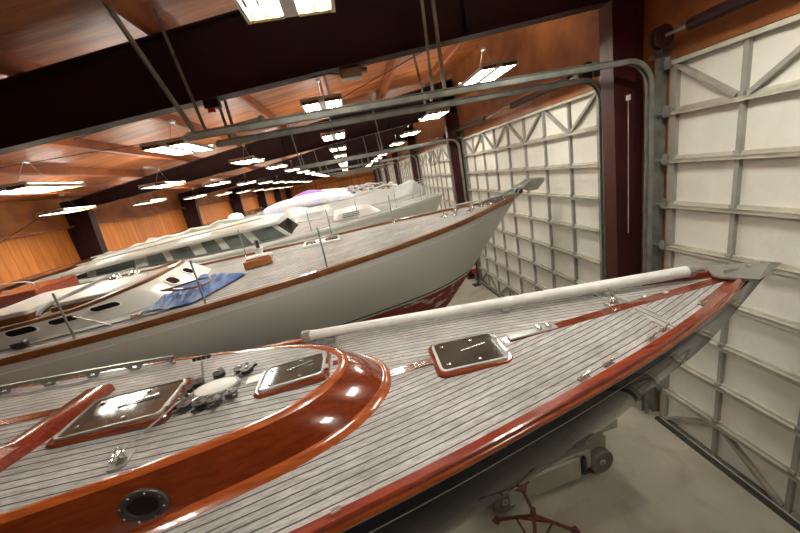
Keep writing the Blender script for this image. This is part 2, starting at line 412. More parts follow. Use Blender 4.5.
for k in range(-1, 6):
    a, b_ = ops[k + 1]
    nm = 'nearest white door' if k == -1 else ('%s white door from the camera' % ORD[k + 1])
    zt = H + (.80 if k == -1 else .74)
    T.append(track(b_ + .17, zt, -1.72, 'curved steel track on the far side of the %s' % nm))
    if k > -1:
        T.append(track(a - .17, zt + .07 if k == 0 else zt, -1.70, 'curved steel track on the near side of the %s' % nm))
    root = empty('spring_shaft', (4.12, (a + b_) / 2, DH + .25))
    M().tube([(0, -3.5, 0), (0, 3.52, 0)], .02, 8).build('shaft', 'galvanised', root)
    for yy in (-1.9, 1.95):
        M().tube([(0, yy - 1.1, 0), (0, yy + 1.1, 0)], .065, 10).build('torsion_spring', 'girder_steel', root, True)
    for yy in (-3.42, 3.42):
        M().lathe((0, yy, 0), [(.10, -.05), (.13, -.05), (.13, -.03), (.105, -.03), (.105, .03), (.13, .03), (.13, .05), (.05, .05), (.05, .07)], 20,
                  Matrix.Rotation(math.radians(90), 4, 'X')).build('cable_drum', 'girder_steel', root, True)
        M().box(.02, .27, yy + (.1 if yy > 0 else -.12), yy + (.12 if yy > 0 else -.1), -.12, .1).build('bearing_bracket', 'galvanised', root)
    tag(root, 'dark spring shaft with drums above the %s' % nm, 'door shaft', 'spring shafts above the doors')

# hangers for the horizontal tracks
def hanger(p0, p1, label):
    q = M().sweep([p0, p1], [(-.02, -.02), (.02, -.02), (.02, -.015), (-.015, -.015), (-.015, .02), (-.02, .02)])
    o = q.build('slotted_hanger', 'galvanised'); tag(o, label, 'hanger', 'slotted angle hangers for the door tracks'); return o
A = lambda x, y, z: (x, y, z + H)
hanger(A(-1.66, 4.60, .87), A(-1.98, 4.22, roofz(-1.95) - H - .02), 'slotted steel hanger slanting up left from the end of the nearest door track')
hanger(A(-1.55, 4.68, .87), A(-1.70, 4.72, roofz(-1.7) - H - .02), 'slotted steel hanger rising steeply beside the slanting one at the nearest track end')
hanger(A(1.28, 4.66, .8), A(1.30, 4.55, roofz(1.3) - H - .02), 'left slotted hanger of the pair holding the middle of the nearest track')
hanger(A(1.45, 4.66, .8), A(1.45, 4.66, roofz(1.45) - H - .02), 'right slotted hanger of the pair holding the middle of the nearest track')
hanger(A(-1.5, 5.36, .88), A(-1.62, 5.6, roofz(-1.6) - H - .02), 'left slotted hanger just beyond the first girder at the track end')
hanger(A(-1.42, 5.36, .88), A(-1.42, 5.36, roofz(-1.4) - H - .02), 'right slotted hanger just beyond the first girder at the track end')
hanger(A(1.36, 5.36, .88), A(1.26, 5.6, roofz(1.2) - H - .02), 'slotted hanger just beyond the first girder at the track middle')
q = M().sweep([A(-1.7, 4.72, .86), A(-1.0, 5.2, 1.02)], [(-.02, -.02), (.02, -.02), (.02, .02), (-.02, .02)]).tube([A(-1.0, 5.18, 1.02), A(-.97, 5.22, 1.02)], .04, 8)
tag(q.build('track_brace', 'galvanised'), 'short steel brace bar with round end above the nearest track ends', 'brace')
for k in range(1, 6):
    for (yy, nm) in ((ops[k][1] + .17, 'far'), (ops[k+1][0] - .17 if k < 6 else 0, 'near')):
        if nm == 'near' and k > 5: continue
        zt = H + .74
        for x, pl in ((-1.5, 'left'), (1.4, 'right')):
            dn = ORD[k] if nm == 'far' else ORD[k + 1]
            hanger((x, yy, zt + .06), (x - .1, yy, roofz(x - .1) - .02), 'slotted hanger at the %s end of the %s track of the %s door' % ('inner' if pl == 'left' else 'middle', nm, dn))

# steel frames: columns and tapered girders
def girz(x): return H + 1.63 + .071 * (x - 3.8)
for k, y in enumerate(FR):
    t = 'behind the camera' if k == 0 else '%s from the camera' % ORD[k - 1]
    if k == 0: t = 'standing level with the camera side'
    # right column
    root = empty('steel_column', (4.1, y, 0)); xi0, xi1 = 4.0, 3.9; zt = gtop(3.9)
    x0 = 4.1
    M().add([(xi0-x0, -.125, 0), (xi0-x0, .125, 0), (xi1-x0, .125, zt), (xi1-x0, -.125, zt), (xi0-x0+.02, -.125, 0), (xi0-x0+.02, .125, 0), (xi1-x0+.02, .125, zt), (xi1-x0+.02, -.125, zt)],
            [(0, 1, 2, 3), (4, 7, 6, 5), (0, 4, 5, 1), (1, 5, 6, 2), (2, 6, 7, 3), (3, 7, 4, 0)]).build('inner_flange', 'maroon_steel', root)
    M().box(.27, .29, -.125, .125, 0, zt).build('outer_flange', 'maroon_steel', root)
    M().add([(xi0-x0+.02, -.006, 0), (.27, -.006, 0), (.27, -.006, zt), (xi1-x0+.02, -.006, zt), (xi0-x0+.02, .006, 0), (.27, .006, 0), (.27, .006, zt), (xi1-x0+.02, .006, zt)],
            [(0, 1, 2, 3), (4, 7, 6, 5), (0, 4, 5, 1), (1, 5, 6, 2), (2, 6, 7, 3), (3, 7, 4, 0)]).build('web', 'maroon_steel', root)
    M().box(-.15, .29, -.17, .17, 0, .025).build('base_plate', 'maroon_steel', root)
    tag(root, 'maroon steel column between the white doors, %s' % t, 'column', 'columns along the door side')
    # left column
    root = empty('steel_column', (-9.4, y, 0)); zt = gtop(-9.2)
    def lf(xb, xt, th, n_):
        M().add([(xb, -.14, 0), (xb, .14, 0), (xt, .14, zt), (xt, -.14, zt), (xb+th, -.14, 0), (xb+th, .14, 0), (xt+th, .14, zt), (xt+th, -.14, zt)],
            [(0, 1, 2, 3), (4, 7, 6, 5), (0, 4, 5, 1), (1, 5, 6, 2), (2, 6, 7, 3), (3, 7, 4, 0)]).build(n_, 'girder_steel', root)
    lf(.22, .58, .02, 'inner_flange'); lf(-.28, -.28, .02, 'outer_flange')
    M().add([(-.26, -.006, 0), (.22, -.006, 0), (.58, -.006, zt), (-.26, -.006, zt), (-.26, .006, 0), (.22, .006, 0), (.58, .006, zt), (-.26, .006, zt)],
            [(0, 1, 2, 3), (4, 7, 6, 5), (0, 4, 5, 1), (1, 5, 6, 2), (2, 6, 7, 3), (3, 7, 4, 0)]).build('web', 'girder_steel', root)
    tag(root, 'dark tapered steel column against the orange left wall, %s' % t, 'column', 'columns along the left wall')
    # girder
    root = empty('roof_girder', (-2.7, y, girz(-2.7))); ox, oz = -2.7, girz(-2.7)
    xs = lin(-9.12, 4.36, 5)
    def plate(zf, th, hw, n_):
        r_ = [[(x-ox, -hw, zf(x)-oz), (x-ox, hw, zf(x)-oz), (x-ox, hw, zf(x)+th-oz), (x-ox, -hw, zf(x)+th-oz)] for x in xs]
        M().ring_loft(r_).build(n_, 'girder_steel', root)
    plate(girz, .02, .11, 'bottom_flange')
    plate(lambda x: gtop(x) - .02, .02, .11, 'top_flange')
    M().ring_loft([[(x-ox, -.006, girz(x)+.02-oz), (x-ox, .006, girz(x)+.02-oz), (x-ox, .006, gtop(x)-.02-oz), (x-ox, -.006, gtop(x)-.02-oz)] for x in xs]).build('web', 'girder_steel', root)
    for x in (-6.2, -2.0, 1.9):
        M().box(x - ox - .006, x - ox + .006, -.10, .10, girz(x) + .02 - oz, gtop(x) - .02 - oz).build('stiffener', 'girder_steel', root)
    tag(root, 'dark maroon tapered roof girder, %s' % (t if k else 'the one behind the camera'), 'girder', 'roof girders')

# wire rods under the roof
def rod(a, b_, label, r_=.008, mat='girder_steel'):
    o = M().tube([a, b_], r_, 6).build('brace_rod', mat); tag(o, label, 'brace rod', 'thin rods under the roof')
rod((-9.2, 5.2, roofz(-9.2) - .3), (3.9, 12.8, roofz(3.9) - .6), 'thin dark rod crossing the second bay from left wall to right column')
rod((3.9, 5.2, roofz(3.9) - .6), (-2.5, 12.8, roofz(-2.5) - .35), 'thin dark rod slanting from the nearest right column toward the ridge side')
rod((-4.5, 7.0, roofz(-4.5) - .32), (3.9, 7.0, roofz(3.9) - .32), 'thin dark pipe running level across the second bay', .012)
rod((-9.45, 5.6, H - 1.6), (-9.45, 12.6, H + .9), 'thin rod slanting across the left wall behind the boats')

# ---------------------------------------------------------------- lamps
def fixture():
    root = empty('ceiling_light', (0, 0, 0))
    Lf, Wf = 1.22, .62
    q = M().box(-.2, .2, -Lf/2, Lf/2, .02, .06).box(-Wf/2 - .03, Wf/2 + .03, -Lf/2, -Lf/2 + .05, .02, .06).box(-Wf/2 - .03, Wf/2 + .03, Lf/2 - .05, Lf/2, .02, .06).box(-.055, .055, -Lf/2, Lf/2, -.02, .02)
    for x in (-Wf/2 - .03, Wf/2): q.box(x, x + .03, -Lf/2, Lf/2, -.03, .02)
    q.build('housing', 'fixture_white', root)
    q = M()
    for s_ in (-1, 1):
        for e in (-Lf/2, Lf/2 - .03): q.box(min(s_*.055, s_*Wf/2), max(s_*.055, s_*Wf/2), e - (.02 if e > 0 else 0), e + .03 + (.02 if e < 0 else 0), -.028, .02)
        q.box(s_*.18 - .004, s_*.18 + .004, -Lf/2, Lf/2, -.025, .02)
    q.build('reflector', 'reflector_gold', root)
    for x in (-.245, -.12, .12, .245):
        M().box(x - .028, x + .028, -Lf/2 + .06, Lf/2 - .06, -.012, .012).build('fluorescent_tube', 'tube_light', root)
    q = M()
    for s_ in (-1, 1): q.tube([(0, s_*.35, .06), (0, s_*.05, .42)], .004, 5)
    q.box(-.03, .03, -.06, .06, .42, .46)
    q.build('hanging_wire', 'steel_dull', root)
    return root
fx = fixture(); first = True
rows = [(2.9, 1.39, 'row nearest the white doors'), (-.16, 1.31, 'row over the near boat centre'), (-2.72, 1.06, 'row left of the centre one'),
        (-5.15, .83, 'second row from the left wall'), (-7.8, .62, 'row along the left wall')]
for x, z, nm in rows:
    ys = [(2.52 if j == 0 else 2.62 + 4.07 * j) for j in range(12)]
    for j, y in enumerate(ys):
        if x < -2 and j == 0: continue
        o = fx if first else copy_tree(fx); first = False
        o.location = (x, y, H + z)
        tag(o, 'fluorescent fixture in the %s, %s' % (nm, ('%s from the camera' % ORD[j])), 'ceiling light', 'hanging fluorescent fixtures')
for j, x in enumerate((2.9, -2.5)):  # two unseen fixtures, added to brighten the near door and deck
    o = copy_tree(fx); o.location = (x, -1.45, H + (1.39, 1.04)[j])
    tag(o, 'unseen fluorescent fixture added behind the camera, %s' % ('the one on the door side', 'the one over the boats')[j], 'ceiling light', 'hanging fluorescent fixtures')

# ================================================================ near yacht (navy hull, grey teak deck)
nb = empty('sailing_yacht', (0, 2.395, 0), math.atan(.015))
tag(nb, 'nearest sailing yacht with dark navy hull, grey teak deck and varnished mahogany rail', 'yacht')
NB = [(-9.3, .95), (-7, 1.3), (-5, 1.42), (-3.4, 1.38), (-2.4, 1.30), (-1.3, 1.18), (-.47, 1.06), (.144, .955), (.65, .85), (1.13, .745), (1.83, .565), (2.4, .38), (3.0, .15), (3.3, .03)]
def nbb(u): return max(interp(NB, u), .012)
def nbz(u): return H - 1.5 + .03 * (u - .675) + (.004 * (u + 3) ** 2 if u < -3 else 0)
def ndz(u, v): return nbz(u) - .03 * v * v
us = lin(-9.2, 3.3, 72); tt = [i / 14 for i in range(15)]
vs, uvs, fs = [], [], []
for u in us:
    b_ = nbb(u)
    for j in range(-14, 15):
        v = b_ * j / 14; vs.append((u, v, ndz(u, v))); uvs.append((u, b_ - abs(v) + 10))
W_ = 29
for i in range(len(us) - 1):
    for j in range(W_ - 1): a = i * W_ + j; fs.append((a, a + W_, a + W_ + 1, a + 1))
M().add(vs, fs, uvs).build('deck', 'teak_deck', nb, True)
# hull
PROF = [(-9.2, H - 2.6), (-6, H - 3.65), (-3, H - 3.75), (-1, H - 3.6), (.13, H - 3.31), (.97, H - 3.03), (1.4, H - 2.85), (1.99, H - 2.59), (2.53, H - 2.27), (2.91, H - 2.06), (3.26, H - 1.74), (3.5, H - 1.50)]
us = lin(-9.2, 3.5, 70)
def hull_pt(u, t, s_, bf, zf, prof, pw, out=0):
    b_ = bf(u); zr = zf(u); zb = min(interp(prof, u), zr - .01); p = pw(u)
    return (u, s_ * (b_ * (1 - t ** p) + out + .004), zr + (zb - zr) * t)
def nzr(u): return ndz(u, nbb(u)) + .0
def nbo(u): return nbb(u) + .045 if u < 3.2 else max(.02, .075 * (3.5 - u) / .3 + .012)
npw = lambda u: max(1.15, min(2.6, 1.22 + (2.2 - u) * .13))
def hull_mesh(us, bf, zf, prof, pw, nt_=16):
    q = M(); ts = [i / nt_ for i in range(nt_ + 1)]; R_ = []
    for u in us:
        ring = [hull_pt(u, t, -1, bf, zf, prof, pw) for t in ts]
        ring += [hull_pt(u, t, 1, bf, zf, prof, pw) for t in reversed(ts[:-1])]
        R_.append(ring)
    q.ring_loft(R_, closed=False, cap=False)
    n_ = len(R_[0]); q.f.append(tuple(range(n_))); q.f.append(tuple((len(R_) - 1) * n_ + j for j in reversed(range(n_))))
    return q
hull_mesh(us, nbo, nzr, PROF, npw).build('hull', 'navy_hull', nb, True, angle=60)
# fin keel standing on blocks
q = M(); R_ = []
for z, x0, x1, hw in ((H - 3.5, -6.5, -1.6, .14), (H - 4.1, -6.2, -2.6, .16), (.22, -6.0, -3.4, .2)):
    R_.append([(x0 + (x1 - x0) * (1 - math.cos(2*math.pi*k/20)) / 2, hw * math.sin(2*math.pi*k/20), z) for k in range(20)])
q.ring_loft(R_).build('keel', 'navy_hull', nb, True, angle=50)
# cove line
def hull_strip(us, t0, t1, bf, zf, prof, pw, s_, out):
    q = M(); R_ = []
    for u in us:
        a = hull_pt(u, t0, s_, bf, zf, prof, pw, out); b_ = hull_pt(u, t1, s_, bf, zf, prof, pw, out)
        c = (b_[0], b_[1] - s_ * .01, b_[2]); d = (a[0], a[1] - s_ * .01, a[2]); R_.append([a, b_, c, d])
    return q.ring_loft(R_)
for s_ in (-1, 1):
    q = M(); R_ = []
    for u in lin(-8, 3.1, 50):
        zr = nzr(u); zb = interp(PROF, u); D = zr - zb; t0 = .135 / D; t1 = .140 / D
        a = hull_pt(u, t0, s_, nbo, nzr, PROF, npw, .003); b_ = hull_pt(u, t1, s_, nbo, nzr, PROF, npw, .003)
        R_.append([a, b_, (b_[0], b_[1] - s_*.01, b_[2]), (a[0], a[1] - s_*.01, a[2])])
    q.ring_loft(R_).build('cove_line', 'gold_line', nb)
# toe rail: raised cap with rounded outer moulding
for s_ in (-1, 1):
    R_ = []; R2 = []
    for u in lin(-9.1, 3.22, 70):
        b_ = nbb(u); z = ndz(u, b_); k = min(1, max(.35, (3.3 - u) / .5))
        R_.append([(u, s_*(b_ - .03*k), z - .01), (u, s_*(b_ - .028*k), z + .028), (u, s_*(b_ - .02*k), z + .036), (u, s_*(b_ + .035*k), z + .04), (u, s_*(b_ + .043*k), z + .032), (u, s_*(b_ + .045*k), z - .01)])
        R2.append([(u, s_*(b_ + .042*k), z + .012)] + [(u, s_*(b_ + .044*k + .014 * math.cos(math.radians(a))), z - .012 + .022 * math.sin(math.radians(a))) for a in (75, 45, 15, -15, -45, -75)] + [(u, s_*(b_ + .04*k), z - .045)])
    if s_ > 0: R_ = [r_ for r_ in R_ if r_[0][0] > -1.8]
    M().ring_loft(R_).build('toe_rail', 'mahogany_dark', nb, True)
    M().ring_loft(R2).build('rub_rail', 'mahogany_lite', nb, True)
# king plank and margin pieces
def deck_strip(u0, u1, hw0, hw1, name, mat, dz=.004, th=.01, v0=0, v1=0, zf=ndz, n_=16):
    R_ = []
    for i in range(n_ + 1):
        u = u0 + (u1 - u0) * i / n_; hw = hw0 + (hw1 - hw0) * i / n_; vc = v0 + (v1 - v0) * i / n_
        R_.append([(u, vc - hw, zf(u, vc - hw) + dz - th), (u, vc + hw, zf(u, vc + hw) + dz - th), (u, vc + hw, zf(u, vc + hw) + dz), (u, vc - hw, zf(u, vc - hw) + dz)])
    return M().ring_loft(R_).build(name, mat, nb)
deck_strip(-.02, .37, .042, .042, 'king_plank', 'mahogany')
deck_strip(.94, 3.12, .042, .05, 'king_plank', 'mahogany')
for s_ in (-1, 1):
    R_ = []
    for i in range(9):   # cross band of pale teak from the king plank out to the rail
        f = i / 8; v = s_ * (.05 + (nbb(2.08) - .09) * f); u = 2.16 - .10 * f
        R_.append([(u - .05, v, ndz(u, v) - .004), (u + .05, v, ndz(u, v) - .004), (u + .05, v, ndz(u, v) + .004), (u - .05, v, ndz(u, v) + .004)])
    mm = M().ring_loft(R_); mm.has = True; mm.uv = {i: (mm.v[i][1], 5 + mm.v[i][0] - 2.0) for i in range(len(mm.v))}
    mm.build('cross_plank', 'teak_deck', nb)
    # narrow mahogany covering board running up to the stem
    R_ = []
    for u in lin(2.5, 3.2, 10):
        b_ = nbb(u); R_.append([(u, s_*(b_ - .09), ndz(u, b_) - .005), (u, s_*(b_ - .02), ndz(u, b_) - .005), (u, s_*(b_ - .02), ndz(u, b_) + .006), (u, s_*(b_ - .09), ndz(u, b_) + .006)])
    M().ring_loft(R_).build('covering_board', 'mahogany', nb)
# stainless stemhead plate
z0 = H - 1.405
q = M().add([(2.98, -.03, z0), (3.12, -.21, z0 - .005), (3.51, -.012, z0 + .02), (3.51, .012, z0 + .02), (3.12, .21, z0 - .005), (2.98, .03, z0),
             (2.98, -.03, z0 + .02), (3.12, -.215, z0 + .016), (3.51, -.014, z0 + .034), (3.51, .014, z0 + .034), (3.12, .215, z0 + .016), (2.98, .03, z0 + .02)],
            [(0, 1, 2, 3, 4, 5), (11, 10, 9, 8, 7, 6)] + [(i, (i+1) % 6, (i+1) % 6 + 6, i + 6) for i in range(6)])
for s_ in (-1, 1):
    q.add([(3.12, s_*.212, z0 + .01), (3.51, s_*.013, z0 + .03), (3.66, s_*.01, z0 - .01), (3.2, s_*.17, z0 - .02)], [(0, 1, 2, 3)])
sp = q.build('stemhead_plate', 'steel_dull', nb)
for u_ in (3.3, 3.46): M().lathe((u_, 0, z0 + .03), [(.022, 0), (.022, .018), (.01, .022)], 12).build('stem_bolt', 'chrome', nb)
M().box(3.06, 3.2, -.008, .008, z0 + .015, z0 + .05).build('stem_lug', 'chrome', nb)

# cabin trunk
def tz(u, v): return H - 1.31 + .04 * (-.5 - u) - .06 * v * v
base = [(0, 0), (-.02, .15), (-.08, .28), (-.2, .42), (-.4, .56), (-.7, .675), (-1.1, .765), (-1.6, .85), (-2.4, .94), (-4, 1.0), (-6, 1.0)]
base2 = [(-.06, 0), (-.08, .13), (-.14, .25), (-.25, .375), (-.44, .51), (-.73, .62), (-1.12, .71), (-1.62, .795), (-2.4, .885), (-4, .945), (-6, .945)]
topo = [(-.30, 0), (-.32, .11), (-.37, .22), (-.47, .34), (-.63, .455), (-.87, .555), (-1.22, .65), (-1.67, .74), (-2.42, .835), (-4, .90), (-6, .90)]
topi = [(-.375, 0), (-.39, .09), (-.44, .18), (-.54, .29), (-.69, .395), (-.92, .49), (-1.26, .585), (-1.7, .675), (-2.44, .77), (-4, .835), (-6, .835)]
def curve2(pts, n=6):
    h = [(p.x, p.y) for p in smooth_line([(a, b_, 0) for a, b_ in pts], n)]
    return [(a, -b_) for a, b_ in reversed(h)] + h[1:]
cb, cb2, ct, ci = map(curve2, (base, base2, topo, topi))
# fix the doubled slope at the apex
def strip(ca, cb_, za, zb, name, mat, mid=None, rise=0, n_=1, parent=nb):
    R_ = []
    for (ua, va), (ub, vb) in zip(ca, cb_):
        row = []
        for k in range(n_ + 1):
            f = k / n_; z = za(ua, va) * (1 - f) + zb(ub, vb) * f + rise * math.sin(math.pi * f)
            row.append((ua + (ub - ua) * f, va + (vb - va) * f, z))
        R_.append(row)
    q = M().ring_loft(R_, closed=False, cap=False)
    return q.build(name, mat, parent, True)
strip(cb, cb2, lambda u, v: ndz(u, v) - .002, lambda u, v: ndz(u, v) + .035, 'base_moulding', 'mahogany_lite', rise=.012, n_=4)
tr = strip(cb2, ct, lambda u, v: ndz(u, v) + .034, lambda u, v: tz(u, v) + .0, 'trunk_side', 'mahogany', rise=.012, n_=8)
strip(ct, ci, lambda u, v: tz(u, v) - .004, lambda u, v: tz(u, v) + .003, 'trunk_trim', 'mahogany_lite', rise=.008, n_=4)
vs, uvs, fs = [], [], []
N_ = len(ci); hf = N_ // 2
for k in range(hf, N_):
    u, b_ = ci[k]
    for j in range(-8, 9):
        v = b_ * j / 8; vs.append((u, v, tz(u, v))); uvs.append((u, v + 20.008))
for k in range(N_ - hf - 1):
    for j in range(16): a = k * 17 + j; fs.append((a, a + 17, a + 18, a + 1))
M().add(vs, fs, uvs).build('trunk_top', 'teak_deck', nb, True)
# round port in the trunk side
def trunk_at(u):
    best = min(range(len(cb2) // 2), key=lambda k: abs(cb2[k][0] - u)); (ua, va), (ub, vb) = cb2[best], ct[best]
    f = .36; p = Vector((ua + (ub - ua) * f, va + (vb - va) * f, (ndz(ua, va) + .034) * (1 - f) + tz(ub, vb) * f + .012 * math.sin(math.pi * f)))
    nrm = Vector((0, 0, 1)).cross(Vector((cb2[best+1][0] - ua, cb2[best+1][1] - va, 0))).normalized()
    up = (Vector((ub, vb, tz(ub, vb))) - Vector((ua, va, ndz(ua, va) + .034))).normalized()
    tan = Vector((cb2[best+1][0] - ua, cb2[best+1][1] - va, 0)).normalized()
    return p, tan, up, tan.cross(up).normalized()
for u in (-1.39, -3.1):
    p, tan, up, nr = trunk_at(u)
    if nr.y > 0: nr = -nr
    rot = Matrix((tan, up, nr)).transposed().to_4x4(); mt = Matrix.Translation(p + nr * .004) @ rot
    def ell(prof, n_=28):
        return [[tuple(mt @ Vector((a * .92 * math.cos(2*math.pi*k/n_), a * .70 * math.sin(2*math.pi*k/n_), z))) for k in range(n_)] for a, z in prof]
    fr = M().ring_loft(ell([(.125, -.01), (.125, .008), (.118, .014), (.10, .014), (.098, .008), (.096, -.012), (.09, -.02)])).build('port_frame', 'steel_dark', nb, True)
    for k in range(8):
        a = math.radians(45 * k + 20); c = mt @ Vector((.100 * math.cos(a), .076 * math.sin(a), .014)); M().cbox(c, (.011, .011, .011)).build('screw', 'chrome', fr)
    M().ring_loft(ell([(.10, -.0), (.097, .013), (.08, .012), (.074, .0)])).build('inner_ring', 'black_rubber', fr, True)
    M().ring_loft(ell([(.086, -.004), (.086, .003)])).build('port_glass', 'glass_dark', fr)
# deck hatches: mahogany coaming, metal frame, tinted pane
def hatch(uc, vc, w_, h_, zc, rz, name, coam=.055, rise=.045, rr_=.07, skew=0, handles=True):
    root = empty(name, (uc, vc, zc), rz); root.parent = nb
    def ring(w1, h1, r1, z): return [(x + y * skew, y, z) for x, y in rrect(w1, h1, max(r1, .01))]
    o = coam
    M().ring_loft([ring(w_, h_, rr_, -.04), ring(w_, h_, rr_, rise * .6), ring(w_ - .02, h_ - .02, rr_, rise), ring(w_ - 2*o, h_ - 2*o, rr_ - o*.5, rise), ring(w_ - 2*o, h_ - 2*o, rr_ - o*.5, rise - .03)], cap=False).build('hatch_coaming', 'mahogany', root, True)
    w2, h2 = w_ - 2*o + .012, h_ - 2*o + .012
    M().ring_loft([ring(w2, h2, .05, rise - .02), ring(w2, h2, .05, rise + .012), ring(w2 - .012, h2 - .012, .045, rise + .016), ring(w2 - .04, h2 - .04, .035, rise + .014), ring(w2 - .04, h2 - .04, .035, rise - .01)], cap=False).build('hatch_frame', 'steel_dull', root, True)
    pane = M().ring_loft([ring(w2 - .036, h2 - .036, .035, rise - .012), ring(w2 - .036, h2 - .036, .035, rise + .008)]).build('hatch_pane', 'hatch_glass', root)
    if handles:
        for x, y in ((-.35, -.3), (-.35, .3), (.1, -.34), (.12, .34)):
            M().lathe((x * w2, y * h2, rise + .008), [(.014, 0), (.014, .008), (.008, .012)], 10).build('hatch_knob', 'chrome', root)
        M().tube([(-.1 * w2, .02, rise + .012), (.3 * w2, .05, rise + .02)], .005, 6).build('hatch_stay', 'chrome', root)
    for y in (-h2 * .28, h2 * .28): M().cbox((w2 / 2 - .0, y, rise + .014), (.035, .05, .010)).build('hinge', 'steel_dull', root)
    return root
hatch(.64, -.03, .60, .50, ndz(.65, 0) - .012, -.06, 'fore_hatch', .04, .028, .08)
hatch(-.70, -.045, .53, .38, tz(-.7, 0) - .0, .1, 'cabin_hatch', .035, .03, .07, .12)
hatch(-1.86, -.055, .74, .50, tz(-1.86, 0), .0, 'skylight_hatch', .04, .03, .06, -.0)
# plank between cabin hatch and trunk front
deck_strip(-.42, -.38, .03, .03, 'trunk_king_plank', 'mahogany', .006, .01, zf=tz, n_=2)
deck_strip(-1.02, -.96, .03, .03, 'trunk_king_plank', 'mahogany', .006, .01, zf=tz, n_=2)
deck_strip(-6, -2.4, .04, .04, 'trunk_king_plank', 'mahogany', .006, .01, v0=.16, v1=.16, zf=tz)
# curved athwartships coaming
R_ = []
for p in smooth_line([(-2.27, .33, 0), (-2.30, .08, 0), (-2.35, -.15, 0), (-2.43, -.38, 0), (-2.56, -.62, 0)], 6):
    z = tz(p.x, p.y); R_.append([(p.x - .11, p.y, z - .01), (p.x - .105, p.y, z + .05), (p.x - .09, p.y, z + .06), (p.x + .075, p.y, z + .06), (p.x + .09, p.y, z + .05), (p.x + .095, p.y, z - .01)])
M().ring_loft(R_).build('curved_coaming', 'mahogany_dark', nb, True)

# mast opening: white cover ringed with blocks
mc = empty('mast_collar', (-1.27, -.02, tz(-1.27, 0))); mc.parent = nb
def ellr(a, b_, z, rz=.05, n_=28): return [(a*math.cos(2*math.pi*k/n_), b_*math.sin(2*math.pi*k/n_), z) for k in range(n_)]
M().ring_loft([ellr(.17, .115, -.01), ellr(.17, .115, .028), ellr(.155, .10, .034), ellr(.15, .098, .02)]).build('collar_ring', 'steel_dull', mc, True)
M().ring_loft([ellr(.15, .098, .0), ellr(.15, .098, .032), ellr(.12, .075, .042), ellr(.01, .01, .044)]).build('mast_hole_cover', 'white_paint', mc, True)
def blockm(c, a, s_=1):
    q = M(); R3 = Matrix.Translation(c) @ Matrix.Rotation(a, 4, 'Z') @ Matrix.Rotation(math.radians(5), 4, 'Y')
    for (r_, h0, h1) in ((.036, 0, .011), (.036, .024, .034), (.026, .011, .024)):
        q.ring_loft([[tuple(R3 @ Vector((r_*s_*math.cos(2*math.pi*k/16), r_*s_*math.sin(2*math.pi*k/16), h))) for k in range(16)] for h in (h0, h1)])
    q.box(-.065*s_, -.025*s_, -.012, .012, .008, .026, R3)
    return q
for k, (a, rad) in enumerate([(-170, 1.35), (-150, 1.4), (-125, 1.45), (-98, 1.4), (-75, 1.42), (-50, 1.4), (165, 1.35), (140, 1.3), (60, 1.4), (42, 1.45), (100, 1.3)]):
    ar = math.radians(a); c = (.175 * rad * math.cos(ar), .145 * rad * math.sin(ar), .014)
    bo = blockm(c, ar + math.pi, 1.25).build('turning_block', 'steel_dark' if k % 3 else 'black_plastic', mc, True)
    M().lathe((c[0], c[1], .05), [(.014, 0), (.014, .006), (.006, .01)], 10).build('block_pin', 'chrome', bo)
    M().tube([(.15*math.cos(ar), .1*math.sin(ar), .03), (c[0], c[1], .035)], .005, 6).build('shackle', 'chrome', bo)
q = M().tube([(.2, .02, .01), (.2, .02, .02)], .01); 
deck_strip(-1.06, -.95, .045, .05, 'white_mat', 'white_paint', .012, .012, v0=.0, v1=.02, zf=tz, n_=2)
# upright lever with four dark rollers
rl = empty('lead_rollers', (-1.47, .24, tz(-1.47, .24))); rl.parent = nb
M().tube([(0, 0, 0), (.01, .05, .12)], .009, 8).build('roller_stem', 'steel_dull', rl)
for k in range(4): M().cbox((-.045 + .037*k, .06, .135), (.027, .03, .03)).build('roller', 'black_plastic', rl, bevel=.004)
# pad eye with shackle and a taut wire to the mast collar
pe = empty('pad_eye', (-1.62, -.545, tz(-1.62, -.545))); pe.parent = nb
M().ring_loft([[(x, y, z) for x, y in rrect(.10, .15, .025)] for z in (-.004, .006)]).build('pad_plate', 'steel_dull', pe)
q = M().tube([(.03*math.cos(t_), 0, .006 + .04*math.sin(t_)) for t_ in [math.pi*k/10 for k in range(11)]], .007, 8)
q.tube([(0, .026*math.cos(t_), .045 + .032*math.sin(t_)) for t_ in [2*math.pi*k/14 for k in range(15)]], .007, 8)
q.build('eye', 'chrome', pe, True)
blockm((0, -.01, .02), 1.4, .8).build('turning_block', 'chrome', pe, True)
M().tube([(-1.60, -.52, tz(-1.6, -.5) + .05), (-1.46, -.14, tz(-1.46, -.14) + .045)], .006, 8).build('stay_wire', 'steel_dull', nb)
